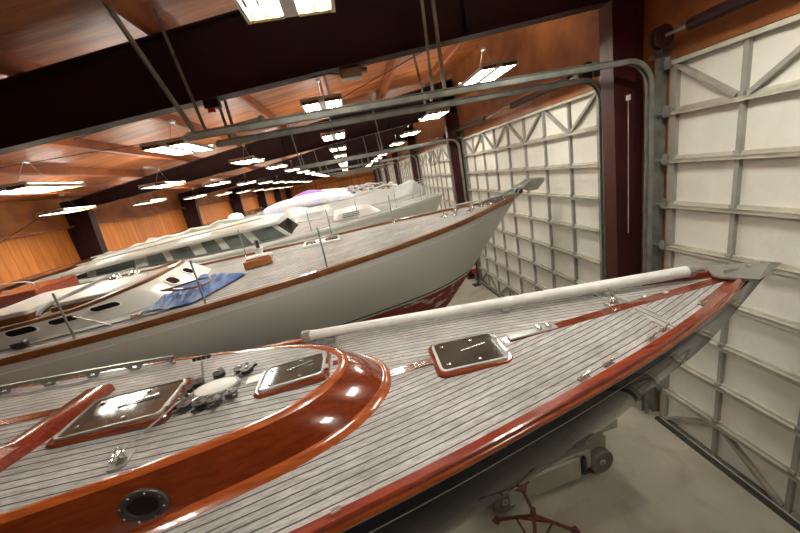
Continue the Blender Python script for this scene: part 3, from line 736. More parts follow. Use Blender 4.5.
# looped grab rail along the far edge of the trunk top
tin = sorted([(u, v) for u, v in ci if v > 0])
for i in range(9):
    UL = .37; u0 = -1.86 - UL * i; q = M()
    def pt(u, hgt): v = interp(tin, u) - .05; return (u, v, tz(u, v) + .004 + hgt)
    n_ = 12; outer = [pt(u0 - UL * k / n_, .075) for k in range(n_ + 1)]
    arch = [pt(u0 - .04 - (UL - .08) * k / n_,   .052 * math.sin(math.pi * k / n_) ** .45) for k in range(n_ + 1)]
    vs = outer + arch; vs2 = [(x, y - .022, z) for x, y, z in vs]; fs = []; L_ = n_ + 1
    for k in range(n_):
        fs.append((k, k+1, L_+k+1, L_+k)); fs.append((2*L_+k, 3*L_+k, 3*L_+k+1, 2*L_+k+1)); fs.append((k, 2*L_+k, 2*L_+k+1, k+1)); fs.append((L_+k, L_+k+1, 3*L_+k+1, 3*L_+k))
    f0 = pt(u0, 0); f1 = pt(u0 - UL, 0)
    q.add(vs + vs2, fs)
    q.box(u0 - .042, u0, f0[1] - .022, f0[1], f0[2] - .01, f0[2] + .02).box(u0 - UL, u0 - UL + .042, f1[1] - .022, f1[1], f1[2] - .01, f1[2] + .02)
    q.build('grab_rail_loop', 'steel_dull', nb)
# fittings on the foredeck
def fitting(name, label=None): r_ = empty(name, (0, 0, 0)); r_.parent = nb; return r_
z = ndz(2.06, .1); vt = fitting('pole_chock')
M().cbox((2.06, .09, z + .008), (.16, .09, .012)).build('chock_plate', 'chrome', vt, bevel=.003)
q = M().lathe((2.05, .09, z + .012), [(.04, 0), (.036, .03), (.02, .05), (.012, .06)], 14); q.tube([(2.05, .09, z + .06), (2.03, .095, z + .11), (2.0, .10, z + .16)], .014, 8, scale=[1, .7, .3])
q.build('chock_horn', 'chrome', vt, True)
tk = fitting('chain_roller')
M().cbox((1.22, 0, ndz(1.2, 0) + .012), (.42, .07, .016)).build('roller_plate', 'steel_dull', tk, bevel=.003)
q = M()
for u in (1.28, 1.36): q.tube([(u, -.03, ndz(u, 0) + .035), (u, .03, ndz(u, 0) + .035)], .016, 10)
q.build('roller', 'chrome', tk, True)
M().cbox((.27, 0, ndz(.27, 0) + .009), (.16, .075, .01)).build('deck_plate', 'chrome', nb, bevel=.003)
for k, (u, dv) in enumerate(((2.02, .055), (1.86, .05), (1.42, .05), (1.20, .05), (2.55, .05))):
    v = -(nbb(u) - dv - .02); z = ndz(u, v); cl = fitting('deck_cleat'); an = -math.atan(.33)
    q = M(); mt = Matrix.Translation((u, v, z)) @ Matrix.Rotation(.33, 4, 'Z')
    q.box(-.045, .045, -.018, .018, 0, .008, mt); q.build('cleat_base', 'chrome', cl)
    q = M().tube([mt @ Vector((-.055, 0, .032)), mt @ Vector((0, 0, .026)), mt @ Vector((.055, 0, .032))], .008, 8)
    q.tube([mt @ Vector((-.02, 0, 0)), mt @ Vector((-.02, 0, .028))], .007, 8).tube([mt @ Vector((.02, 0, 0)), mt @ Vector((.02, 0, .028))], .007, 8)
    q.build('cleat_horn', 'chrome', cl, True)
for u, v in ((2.5, .03), (2.32, .06)): M().lathe((u, v, ndz(u, v) + .004), [(.028, 0), (.028, .01), (.014, .02)], 14).build('deck_cap', 'steel_dull', nb, True)
M().cbox((-.42, -nbb(-.42) + .0, ndz(-.42, 1.1) + .05), (.05, .03, .03), .2, ).build('fairlead', 'chrome', nb, bevel=.004)

# long white pole along the far rail of the near yacht (top-level: it only rests there)
pa = Vector((-.775, 3.378, H - 1.47)); pb = Vector((2.849, 2.564, H - 1.345))
pol = empty('spinnaker_pole', tuple(pa)); d = pb - pa
M().tube([d * (k / 20) for k in range(21)], .052, 20).build('pole_tube', 'white_paint', pol, True)
M().tube([d * -.012, d * .012], .060, 20).build('end_collar', 'steel_dull', pol, True)
q = M().tube([d * .992, d * 1.004], .057, 20).tube([d * 1.004, d * 1.02, d * 1.03], .02, 10)
q.build('end_fitting', 'steel_dull', pol, True)
tag(pol, 'long white pole lying along the far rail of the nearest yacht', 'pole')
for f in (.035, .07, .55, .8):
    c = d * f; M().cbox((c.x, c.y - .02, c.z - .062), (.07, .10, .035), -.22).build('pole_chock', 'steel_dull', pol, bevel=.006)

# ================================================================ white yacht beyond it
wy = empty('sailing_yacht', (0, 6.62, 0), math.atan(.08))
tag(wy, 'white sailing yacht with red bottom and brown capped rail beyond the nearest one', 'yacht')
WB = [(-9.3, 1.5), (-6, 2.02), (-4.43, 2.06), (-3.43, 2.0), (-2.26, 1.88), (-1, 1.68), (-.25, 1.54), (.56, 1.36), (1.53, 1.02), (2.28, .62), (2.92, .22), (3.3, .04)]
WZ = [(-13, H - 1.15), (-9, H - 1.24), (-5, H - 1.27), (-3.4, H - 1.27), (-2.2, H - 1.25), (-1, H - 1.22), (.5, H - 1.15), (1.5, H - 1.1), (2.3, H - 1.05), (3.4, H - .985)]
def wbb(u): return max(interp(WB, u), .012)
def wzr(u): return interp(WZ, u)
def wdz(u, v): b_ = wbb(u); return wzr(u) + .07 * (1 - (v / b_) ** 2) * min(1, b_ / 1.5)
WP = [(-9.2, H - 2.7), (-7.5, H - 3.3), (-4, H - 3.6), (-1, H - 3.5), (.9, H - 3.35), (1.45, H - 3.03), (1.97, H - 2.52), (2.45, H - 2.0), (2.95, H - 1.45), (3.38, H - .995)]
wpw = lambda u: max(1.2, min(2.4, 1.35 + (1.0 - u) * .12))
wbo = lambda u: wbb(u) + (.035 if u < 3.1 else .01)
WLZ = H - 2.37
q = M(); uu = lin(-9.2, 3.38, 76)
# three bodies of paint: topside, boot stripes, bottom
def hull_band(us, bf, zf, prof, pw, s_, ztop, zbot, name, mat, parent, n_=10, out=0):
    R_ = []
    for u in us:
        zr = zf(u); zb = min(interp(prof, u), zr - .012); D = zr - zb
        a = 0 if ztop is None else min(1, max(0, (zr - ztop) / D)); c = 1 if zbot is None else min(1, max(0, (zr - zbot) / D))
        R_.append([hull_pt(u, a + (c - a) * k / n_, s_, bf, zf, prof, pw, out) for k in range(n_ + 1)])
    return M().ring_loft(R_, closed=False, cap=False)
def hull_parts(us, bf, zf, prof, pw, parent, wl, cols, stripe=.05):
    zs = [None, wl + stripe * 1.6, wl + stripe * .9, wl, None]
    for (i, nm, mat) in ((0, 'topside', cols[0]), (1, 'boot_stripe', cols[1]), (2, 'boot_stripe', cols[2]), (3, 'hull_bottom', cols[3])):
        q = M()
        for s_ in (-1, 1):
            b0 = hull_band(us, bf, zf, prof, pw, s_, zs[i], zs[i+1], nm, mat, parent, 12 if i in (0, 3) else 2); q.add(b0.v, b0.f)
        q.build(nm, mat, parent, True, angle=60)
hull_parts(uu, wbo, wzr, WP, wpw, wy, WLZ, ('gelcoat', 'boot_black', 'boot_white', 'red_antifoul'))
q = M(); R_ = []
for z, x0, x1, hw in ((H - 3.0, -6.5, .3, .12), (H - 4.0, -6.0, -1.2, .18), (.22, -5.8, -2.0, .2)):
    R_.append([(x0 + (x1 - x0) * (1 - math.cos(2*math.pi*k/20)) / 2, hw * math.sin(2*math.pi*k/20), z) for k in range(20)])
q.ring_loft(R_).build('keel', 'red_antifoul', wy, True, angle=50)
def side_line(us, bf, zf, prof, pw, dz, hgt, name, mat, parent, out=.006):
    for s_ in (-1, 1):
        R_ = []
        for u in us:
            zr = zf(u); D = zr - interp(prof, u); t0 = dz / D; t1 = (dz + hgt) / D
            a = hull_pt(u, t0, s_, bf, zf, prof, pw, out); b_ = hull_pt(u, t1, s_, bf, zf, prof, pw, out)
            R_.append([a, b_, (b_[0], b_[1] - s_*.02, b_[2]), (a[0], a[1] - s_*.02, a[2])])
        M().ring_loft(R_).build(name, mat, parent)
side_line(lin(-9.1, 3.0, 60), wbo, wzr, WP, wpw, .13, .014, 'cove_line', 'white_paint', wy)
def plank_deck(us, bf, zf, parent, mat, nl=10, swept=True):
    vs, uvs, fs = [], [], []; w_ = 2 * nl + 1
    for u in us:
        b_ = bf(u)
        for j in range(-nl, nl + 1):
            v = b_ * j / nl; vs.append((u, v, zf(u, v))); uvs.append((u, (b_ - abs(v) if swept else v) + 10))
    for i in range(len(us) - 1):
        for j in range(w_ - 1): a = i * w_ + j; fs.append((a, a + w_, a + w_ + 1, a + 1))
    return M().add(vs, fs, uvs).build('deck', mat, parent, True)
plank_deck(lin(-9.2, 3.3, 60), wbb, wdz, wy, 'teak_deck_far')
def cap_rail(us, bf, zf, parent, mat, wd=.05, hg=.05):
    for s_ in (-1, 1):
        R_ = []
        for u in us:
            b_ = bf(u); z = zf(u)
            R_.append([(u, s_*(b_ - wd), z - .01), (u, s_*(b_ - wd), z + hg), (u, s_*(b_ + wd), z + hg), (u, s_*(b_ + wd + .008), z + hg - .015), (u, s_*(b_ + wd + .004), z - hg * .8)])
        M().ring_loft(R_).build('cap_rail', mat, parent, True)
noisy('brown_rail', (.13, .042, .008), (.20, .07, .014), 3, .35, 0, .5, (1.5, 10, 10), 6)
cap_rail(lin(-9.15, 3.28, 64), wbb, wzr, wy, 'brown_rail', .04, .05)
# trunk cabin of the white yacht with rounded front
def wtz(u, v):
    t = min(1, max(0, (u + 4.4) / 1.0)); return H - 1.01 - .015 * v * v + .10 * t * t * (3 - 2 * t)
wbase = [(-2.98, 0), (-3.0, .5), (-3.06, .85), (-3.22, 1.08), (-3.55, 1.28), (-4.0, 1.42), (-4.8, 1.55), (-6.5, 1.6), (-8, 1.5)]
wtop = [(-3.42, 0), (-3.44, .45), (-3.50, .75), (-3.66, .95), (-3.95, 1.12), (-4.32, 1.26), (-5.0, 1.39), (-6.5, 1.45), (-8, 1.35)]
wb_, wt_ = curve2(wbase, 5), curve2(wtop, 5)
strip(wb_, wt_, lambda u, v: wdz(u, v) - .02, lambda u, v: wtz(u, v), 'trunk_side', 'gelcoat', rise=.03, n_=6, parent=wy)
vs, uvs, fs = [], [], []; hf = len(wt_) // 2
for k in range(hf, len(wt_)):
    u, b_ = wt_[k]
    for j in range(-6, 7): v = b_ * j / 6; vs.append((u, v, wtz(u, v) + .0)); uvs.append((u, v + 20))
for k in range(len(wt_) - hf - 1):
    for j in range(12): a = k * 13 + j; fs.append((a, a + 13, a + 14, a + 1))
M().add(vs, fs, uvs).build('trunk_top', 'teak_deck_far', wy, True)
q = M(); R_ = []
for (u, v), (ub, vb) in zip(wt_, wb_):
    d_ = Vector((ub - u, vb - v, 0)); d_ = d_.normalized() if d_.length else Vector((1, 0, 0))
    z = wtz(u, v); o1 = Vector((u, v, 0)) + d_ * .03; o2 = Vector((u, v, 0)) - d_ * .05
    R_.append([(o1.x, o1.y, z - .025), (o1.x, o1.y, z + .03), (o2.x, o2.y, z + .035), (o2.x, o2.y, z - .01)])
M().ring_loft(R_).build('trunk_trim', 'brown_rail', wy, True)
def on_trunk(k, f):
    (ua, va), (ub, vb) = wb_[k], wt_[k]
    p = Vector((ua + (ub-ua)*f, va + (vb-va)*f, (wdz(ua, va) - .02)*(1-f) + wtz(ub, vb)*f + .03*math.sin(math.pi*f)))
    tan = Vector((wb_[k+1][0] - wb_[k-1][0], wb_[k+1][1] - wb_[k-1][1], 0)).normalized()
    up = (Vector((ub, vb, wtz(ub, vb))) - Vector((ua, va, wdz(ua, va) - .02))).normalized(); nr = tan.cross(up).normalized()
    if nr.z < 0: nr = -nr
    if (p + nr - Vector((-6, 0, p.z))).length < (p - Vector((-6, 0, p.z))).length: nr = -nr
    return Matrix.Translation(p + nr * .002) @ Matrix((tan, up, nr)).transposed().to_4x4()
def nearest_k(u, s_): return min((k for k in range(1, len(wb_) - 1) if wb_[k][1] * s_ > 0), key=lambda k: abs(wb_[k][0] - u))
for s_ in (-1, 1):
    for u, W2 in ((-3.66, .36), (-4.15, .36), (-4.64, .36), (-5.25, .36)):
        k = nearest_k(u, s_); mt = on_trunk(k, .55)
        mt = Matrix.Translation(Vector((u - wb_[k][0], 0, 0))) @ mt
        def rg(w_, h_, z): return [tuple(mt @ Vector((x, y, z))) for x, y in rrect(w_, h_, h_ * .48, 6)]
        fr = M().ring_loft([rg(W2, .16, -.02), rg(W2, .16, .012), rg(W2 - .04, .12, .014), rg(W2 - .04, .12, -.01)]).build('window_frame', 'white_paint', wy, True)
        M().ring_loft([rg(W2 - .045, .115, .0), rg(W2 - .045, .115, .017)]).build('window_pane', 'glass_dark', fr)
for v in (-.57, .10):
    k = min(range(2, len(wb_) - 2), key=lambda k: abs(wb_[k][1] - v)); mt = on_trunk(k, .5)
    def rg2(w_, h_, z): return [tuple(mt @ Vector((x, y, z))) for x, y in rrect(w_, h_, h_ * .45, 6)]
    fr = M().ring_loft([rg2(.28, .24, -.02), rg2(.28, .24, .012), rg2(.23, .18, .016), rg2(.23, .18, -.01)]).build('window_frame', 'white_paint', wy, True)
    M().ring_loft([rg2(.225, .17, .0), rg2(.225, .17, .018)]).build('window_pane', 'glass_dark', fr)
# hatch slabs on its cabin top
def slab(u0, u1, v0, v1, z, th, name, mat, trim=None):
    r_ = empty(name, ((u0+u1)/2, (v0+v1)/2, z)); r_.parent = wy
    M().ring_loft([[(x, y, zz) for x, y in rrect(u1-u0-dd, v1-v0-dd, .06)] for zz, dd in ((-.02, 0), (th, 0), (th + .012, .02))]).build('hatch_lid', mat, r_, True)
    if trim:
        M().ring_loft([[(x, y, zz) for x, y in rrect(u1-u0+.08, v1-v0+.08, .07)] for zz in (-.03, th * .55)]).build('hatch_coaming', trim, r_, True)
slab(-4.66, -3.92, -.98, .22, H - 1.01, .085, 'cabin_hatch', 'gelcoat', 'brown_rail')
slab(-5.62, -4.84, -1.15, .3, H - 1.0, .10, 'companion_slide', 'gelcoat', 'brown_rail')
R_ = [(-4.70, -1.2, H - 1.0), (-4.74, -1.0, H - .93), (-4.76, -.3, H - .90), (-4.72, .6, H - .88), (-4.6, 1.15, H - .90)]
M().sweep([tuple(p) for p in smooth_line(R_, 6)], [(-.02, -.02), (.02, -.02), (.02, .02), (-.02, .02)]).build('traveller_arch', 'galvanised', wy)
for k, u in enumerate((-6.3, -7.0, -7.8)):
    M().tube([tuple(p) for p in smooth_line([(u, -1.25, H - 1.0), (u - .1, -1.1, H - .72), (u - .15, 0, H - .58 + .03 * k), (u - .1, 1.1, H - .72), (u, 1.25, H - 1.0)], 6)], .014, 6).build('canopy_hoop', 'steel_dull', wy, True)
slab(-6.6, -5.7, .3, 1.35, H - .98, .17, 'cockpit_hood', 'mahogany_dark')
for u, v in ((-4.7, .7), (-4.4, .75)): M().lathe((u, v, wtz(u, v)), [(.11, 0), (.11, .06), (.08, .12), (.05, .14)], 16).build('winch', 'chrome', wy, True)
# varnished wooden box with gear, forward of the trunk
bx = empty('wooden_step_box', (-1.92, 6.30, wdz(-2.0, -.2) + .012), .2)
M().box(-.24, .24, -.13, -.10, 0, .13).box(-.24, .24, .10, .13, 0, .13).box(-.24, -.21, -.1, .1, 0, .13).box(.21, .24, -.1, .1, 0, .13).box(-.21, .21, -.1, .1, 0, .02).build('box_side', 'varnish', bx, bevel=.004)
tag(bx, 'small varnished wooden box on the white yacht deck in front of the cabin', 'box')
wn_ = empty('anchor_winch', (-1.98, 6.72, wdz(-2.0, 0) + .01))
M().lathe((0, 0, 0), [(.13, 0), (.13, .05), (.08, .09), (.065, .16), (.09, .24), (.09, .26)], 18).build('winch_drum', 'white_paint', wn_, True)
M().cbox((.0, 0, .33), (.05, .14, .16), .5).build('winch_head', 'black_plastic', wn_, bevel=.01)
M().tube([(-.22, -.12, .09), (.0, -.14, .11), (.24, -.05, .08)], .05, 8).build('folded_cloth', 'canvas', wn_, True)
tag(wn_, 'white winch with dark head standing behind the small wooden box', 'winch')
# flush deck hatch further forward
fh = empty('deck_hatch', (-.78, .72, wdz(-.78, .72))); fh.parent = wy
M().ring_loft([[(x, y, z) for x, y in rrect(.78 - d_, .62 - d_, .06)] for z, d_ in ((-.03, 0), (.05, 0), (.06, .02), (.06, .10), (.03, .10))]).build('hatch_frame', 'gelcoat', fh, True)
M().ring_loft([[(x, y, z) for x, y in rrect(.69, .53, .05)] for z in (.03, .052)]).build('hatch_pane', 'hatch_glass', fh)
# stanchions
for s_, uul in ((-1, (-3.87, -2.38, -.72)), (1, (-2.6, -.55, .9))):
    for u in uul:
        v = s_ * (wbb(u) - .08); z = wdz(u, v)
        st = empty('stanchion', (u, v, z)); st.parent = wy
        M().tube([(0, 0, 0), (0, 0, .64)], .013, 8).build('stanchion_pole', 'galvanised', st)
        M().lathe((0, 0, 0), [(.04, 0), (.04, .012), (.018, .03), (.018, .06)], 12).build('stanchion_base', 'chrome', st)
# slim white line and block lying on the side deck
M().tube([(-3.55, -1.78, wdz(-3.5, -1.7) + .03), (-4.35, -1.25, wdz(-4.3, -1.2) + .17)], .012, 6).build('deck_line', 'white_paint', wy)
M().tube([(-4.9, -1.72, wdz(-4.9, -1.7) + .02), (-2.9, -1.66, wdz(-2.9, -1.66) + .02)], .014, 6).build('genoa_track', 'steel_dull', wy)
M().cbox((-3.3, -1.66, wdz(-3.3, -1.66) + .05), (.14, .06, .05)).build('track_car', 'chrome', wy, bevel=.01)
M().cbox((-4.62, -1.72, wdz(-4.62, -1.72) + .05), (.17, .09, .08)).build('deck_block', 'black_plastic', wy, bevel=.02)
# bow roller, anchor and pulpit fittings
bw = empty('bow_roller', (3.15, 0, wzr(3.2) + .05)); bw.parent = wy
for s_ in (-1, 1):
    M().poly([(-.45, s_*.07, -.04), (.1, s_*.07, -.10), (.34, s_*.07, .04), (.42, s_*.07, .16), (.32, s_*.07, .16), (.2, s_*.07, .05), (-.45, s_*.07, .02)], (0, .012, 0)).build('roller_cheek', 'steel_dull', bw)
M().tube([(.32, -.07, .08), (.32, .07, .08)], .05, 14).build('roller', 'black_rubber', bw, True)
M().tube([(-.6, 0, .03), (-.1, .0, .07), (.2, 0, .17), (.5, 0, .28)], .026, 8).build('anchor_shank', 'steel_dull', bw, True)
q = M()
for s_ in (-1, 1):
    top = [(.40, s_*.03, .14), (.46, s_*.15, .24), (.62, s_*.19, .30), (.84, s_*.13, .27), (.90, s_*.03, .20), (.74, 0, .05), (.5, 0, .06)]
    q.poly(top, (.015, 0, -.02))
q.build('anchor_fluke', 'steel_dull', bw)
M().tube([(-1.2, .2, .05), (-.6, .1, .05), (-.2, .03, .06)], .02, 6).build('anchor_chain', 'steel_dull', bw)
for k in range(9):
    u = 1.7 + .17 * k; v = random.uniform(-.5, .5) * wbb(u); z = wdz(u, v)
    q = M().lathe((u, v, z), [(.05, 0), (.05, .02), (.025, .05), (.035, .09), (.035, .1)], 10).tube([(u - .08, v + .02, z + .03), (u + .08, v - .02, z + .05)], .012, 6)
    q.build('deck_fitting', 'chrome', wy, True)

# blue tarp heaped on the white yacht's deck
def cloth(name, corners, nx, ny, zf, bump, mat, th=.008, seed=1, drape=None):
    rnd = random.Random(seed); ph = [(rnd.uniform(2, 9), rnd.uniform(2, 9), rnd.uniform(0, 6)) for _ in range(7)]
    top = []
    for i in range(nx + 1):
        for j in range(ny + 1):
            a, b_ = i / nx, j / ny
            p = Vector(corners[0]) * (1-a)*(1-b_) + Vector(corners[1]) * a*(1-b_) + Vector(corners[2]) * a*b_ + Vector(corners[3]) * (1-a)*b_
            e = min(1, 5 * min(a, 1-a, b_, 1-b_) + .1)
            hgt = sum(abs(math.sin(fx_*a*2.1 + fy*b_*1.7 + p0)) for fx_, fy, p0 in ph) / len(ph)
            ex = .05 * math.sin(7*a + 3*b_) * (1 - e)
            top.append((p.x + ex + rnd.uniform(-.006, .006), p.y + ex, zf(p.x, p.y) + .02 + bump * e * hgt * (1 + .9 * math.sin(math.pi * a) * math.sin(math.pi * b_))))
    n_ = (nx+1)*(ny+1); vs = top + [(x, y, z - th) for x, y, z in top]; fs = []
    for i in range(nx):
        for j in range(ny):
            a = i*(ny+1)+j; fs.append((a, a+1, a+ny+2, a+ny+1)); fs.append((n_+a, n_+a+ny+1, n_+a+ny+2, n_+a+1))
    return M().add(vs, fs).build(name, mat, None, True, angle=60)
def wloc(x, y):  # world -> white yacht frame
    c_, s_ = math.cos(math.atan(.08)), math.sin(math.atan(.08)); y -= 6.62
    return (c_*x + s_*y, -s_*x + c_*y)
tp = cloth('blue_tarp', [(-3.22, 4.86, 0), (-2.50, 4.80, 0), (-1.98, 5.80, 0), (-2.85, 6.25, 0)], 44, 44, lambda x, y: wdz(*wloc(x, y)) + (.0), .11, 'blue_tarp', seed=4)
tag(tp, 'crumpled blue tarp lying on the white yacht deck before its cabin', 'tarp')
hp = M().tube([(-2.62 + .34*math.cos(t_) , 5.10 + .20*math.sin(t_), wdz(*wloc(-2.6, 5.1)) + .21 + .02*math.sin(2*t_)) for t_ in [2*math.pi*k/24 for k in range(24)]], .014, 6, closed=True).build('bent_hoop', 'brown_rail')
tag(hp, 'thin brown bent hoop lying on top of the blue tarp', 'hoop')

# ================================================================ other yachts behind
def boat(name, x0, yc, rz, L, B, zr, zk, top='gelcoat', bottom='boot_white', deck='teak_deck_far', rail='gelcoat', label='', group=None):
    """bow at local u=0 pointing +x, stern at -L"""
    r_ = empty(name, (x0, yc, 0), rz)
    BT = [(-L, B*.32), (-L*.85, B*.42), (-L*.6, B*.5), (-L*.4, B*.49), (-L*.22, B*.38), (-L*.1, B*.21), (-L*.03, B*.07), (0, .02)]
    bf = lambda u: max(.012, interp(BT, u)); zf = lambda u: zr - .35 * (1 - ((u + L*.6) / (L*.6)) ** 2) * .6
    PT = [(-L, zk + 1.1), (-L*.8, zk + .35), (-L*.5, zk), (-L*.25, zk + .25), (-L*.13, zk + .9), (-L*.06, (zk + zr) / 2 + .1), (0, zr - .05)]
    pw = lambda u: max(1.3, min(2.8, 1.4 - (u) * .2)); us_ = lin(-L, 0, 30)
    hull_parts(us_, bf, zf, PT, pw, r_, zk + .75, (top, 'boot_black', 'boot_white', bottom))
    dz_ = lambda u, v: zf(u) + .05 * (1 - (v / bf(u)) ** 2)
    plank_deck(lin(-L, -.02, 24), bf, dz_, r_, deck, 5)
    cap_rail(lin(-L, -.05, 28), bf, zf, r_, rail, .03, .05)
    M().box(-L*.66, -L*.36, -.14, .14, .0, zk + .2).build('keel', bottom, r_)
    if label: tag(r_, label, 'yacht', group)
    return r_, bf, zf, dz_
def cabin(r_, u0, u1, hw, z0, z1, mat='gelcoat', slope=.3, wins=4, name='cabin'):
    rings = []
    for z, d_, e in ((z0, 0, 0), (z1 - .05, slope, .08), (z1, slope + .12, .2)):
        rings.append([(x + (u0+u1)/2 - d_ * .3, y, z) for x, y in rrect(u1 - u0 - d_, 2*(hw - e), .3 * min(1, hw))])
    c_ = M().ring_loft(rings).build(name, mat, r_, True)
    L_ = u1 - u0
    for s_ in (-1, 1):
        for k in range(wins):
            uc = u0 + L_ * (k + .7) / (wins + .6); h_ = (z1 - z0) * .38
            M().box(uc - L_*.3/wins, uc + L_*.3/wins, min(s_*(hw - .045), s_*(hw - .01)), max(s_*(hw - .045), s_*(hw-.01)), (z0+z1)/2 - h_/2, (z0+z1)/2 + h_/2).build('window_pane', 'glass_dark', c_)
    return c_
# pilothouse yacht
ph_, bf, zf, dzf = boat('motor_sailer', 2.95, 11.2, .05, 12.0, 3.9, H - .98, 1.5, label='white pilothouse yacht with long curved roof behind the white sailing yacht')
# house: sloped windscreen, pillars and long roof  (local = world - offset)
hs = empty('pilothouse', (0, 0, 0)); hs.parent = ph_
def HP(x, y, z): return (x - 2.95, y - 11.2 + .05 * (2.95 - x) * 0, z + H)
yn = 9.95; yf = 12.3
q = M()
zb, zt_ = -1.66, -1.12
q.poly([HP(-7.2, yn, zb), HP(-1.35, yn, zb), HP(-1.75, yn, zb + .22), HP(-7.2, yn, zb + .22)], (0, .05, 0))
q.poly([HP(-7.2, yf, zb), HP(-1.35, yf, zb), HP(-1.75, yf, zb + .22), HP(-7.2, yf, zb + .22)], (0, .05, 0))
q.poly([HP(-1.35, yn, zb), HP(-1.35, yf + .05, zb), HP(-1.75, yf + .05, zb + .22), HP(-1.75, yn, zb + .22)], (-.05, 0, 0))
q.build('house_side', 'gelcoat', hs)
zs0, zs1 = zb + .2, -.80
for yy in (yn, yf):
    for x, lean, wd in ((-1.72, -.62, .13), (-2.75, -.35, .22), (-3.6, -.25, .2), (-4.3, -.15, .3), (-5.1, -.1, .16), (-5.9, .1, .3), (-7.1, .1, .2)):
        M().poly([HP(x - wd/2, yy, zs0), HP(x + wd/2, yy, zs0), HP(x + wd/2 + lean, yy, zs1), HP(x - wd/2 + lean, yy, zs1)], (0, .05, 0)).build('window_pillar', 'gelcoat', hs)
    M().poly([HP(-7.0, yy + .02, zs0), HP(-1.75, yy + .02, zs0), HP(-2.33, yy + .02, zs1), HP(-7.0, yy + .02, zs1)], (0, .012, 0)).build('side_glass', 'glass_green', hs)
for y_ in (yn, 11.1, yf):
    M().poly([HP(-1.68, y_, zs0), HP(-1.68, y_ + .07, zs0), HP(-2.32, y_ + .07, zs1), HP(-2.32, y_, zs1)], (-.06, 0, 0)).build('window_pillar', 'gelcoat', hs)
M().poly([HP(-1.66, yn + .08, zs0 + .02), HP(-1.66, yf - .03, zs0 + .02), HP(-2.27, yf - .03, zs1), HP(-2.27, yn + .08, zs1)], (-.02, 0, 0)).build('windscreen', 'glass_dark', hs)
# roof: crowned shell with soft edges
R_ = []
xsr = lin(-7.7, -2.2, 24); half = 1.45; yc_ = 11.12
for i, x in enumerate(xsr):
    f = i / 23; e = min(1, f * 6 + .12) * min(1, (1 - f) * 9 + .2); k = .55 + .45 * e ** .5
    z0_ = -1.02 + .24 * (1 - (1 - f) ** 1.6)
    cr = (.12 + .10 * math.sin(math.pi * f)) * e ** .5
    hw = half * (.72 + .28 * e ** .5)
    ring = [HP(x, yc_ - hw, z0_), HP(x, yc_ - hw - .03, z0_ + .05), HP(x, yc_ - hw, z0_ + .10)]
    for j in range(1, 12): t_ = j / 12; ring.append(HP(x, yc_ - hw + 2*hw*t_, z0_ + .10 + cr * math.sin(math.pi * t_) ** .8))
    ring += [HP(x, yc_ + hw, z0_ + .09), HP(x, yc_ + hw + .03, z0_ + .05), HP(x, yc_ + hw, z0_)]
    R_.append(ring)
M().ring_loft(R_).build('roof', 'gelcoat', hs, True, angle=50)
for yy in (yc_ - 1.25, yc_ - .7):
    M().tube([HP(x, yy, -.80 + (.08 if yy > 10 else 0) + .30 * (1 - (-2 - x) / 5.5)) for x in lin(-7.2, -2.6, 12)], .02, 6).build('roof_rail', 'gelcoat', hs)
q = M()
for k in range(5):
    x = -7.2 + .75 * k; q.tube([HP(x, yc_ - .7, -.82 + .065*k), HP(x + .3, yc_ - .5, -.70 + .065*k), HP(x + .8, yc_ - .4, -.74 + .065*k)], .05, 7)
q.build('furled_sail_cover', 'canvas', hs, True)
M().lathe(HP(-3.6, 11.3, -.56), [(.22, 0), (.24, .1), (.2, .2), (.08, .25)], 16).build('radar_dome', 'white_paint', hs, True)
# foredeck gear on it
ft = cabin(ph_, -3.7, -2.2, .8, H - 1.08, H - .84, slope=.3, wins=0, name='fore_trunk')
q = M()
for k in range(3): q.box(-3.4 + 0, -2.9, -.86 + .0 - .0, -.84, H - 1.02 + .05*k, H - 1.0 + .05*k)
q.build('louvre', 'black_plastic', ph_)
for u in (-4.3, -3.0, -1.8, -.7):
    v = -(bf(u) - .06); M().tube([(u, v, dzf(u, v)), (u, v, dzf(u, v) + .62)], .012, 6).build('stanchion', 'steel_dull', ph_)
M().tube([(u, -(bf(u) - .06), dzf(u, 0) + .62) for u in lin(-4.3, -.7, 8)], .006, 5).build('lifeline', 'steel_dull', ph_)
q = M()
for s_ in (-1, 1): q.tube([(-.9, s_*(bf(-.9) - .03), dzf(-.9, 0)), (-.8, s_*(bf(-.8) - .03), dzf(-.9, 0) + .5), (-.1, s_*.1, zf(0) + .58), (.1, 0, zf(0) + .6)], .014, 6)
q.build('pulpit', 'steel_dull', ph_, True)

# wrapped yacht
wr_, bf, zf, dzf = boat('wrapped_yacht', 3.2, 15.3, .04, 12.0, 3.9, H - 1.15, 1.4, label='white yacht shrouded in clear plastic film behind the pilothouse yacht')
rings = []; rnd = random.Random(3)
for i in range(40):
    f = i / 39; u = .05 - 11.6 * f; b_ = bf(u) + .06
    ridge = 1.0 if f > .05 else .2 + .8 * (f / .05)
    pk = (.62 + .10 * math.cos(f * 24)) * ridge * (1 - .28 * f); ring = []
    for j in range(17):
        t_ = j / 16; s_ = 2 * t_ - 1; hgt = pk * (1 - abs(s_) ** 1.25); z = zf(u) + .08 + hgt + .02 * math.sin(9*s_ + i) * (1 - abs(s_))
        ring.append((u, s_ * b_, z if abs(s_) < 1 else zf(u) - .45))
    rings.append(ring)
vs = [p for r_ in rings for p in r_]; fs = []
for i in range(39):
    for j in range(16): a = i * 17 + j; fs.append((a, a + 1, a + 18, a + 17))
fl = M().add(vs, fs).build('plastic_film', 'film', None, True, angle=25)
fl.location = wr_.location; fl.rotation_euler = wr_.rotation_euler
tag(fl, 'clear wrinkled plastic film tented over the shrouded yacht', 'plastic sheet')
cabin(wr_, -9, -4, 1.1, H - 1.25, H - .9, wins=4)

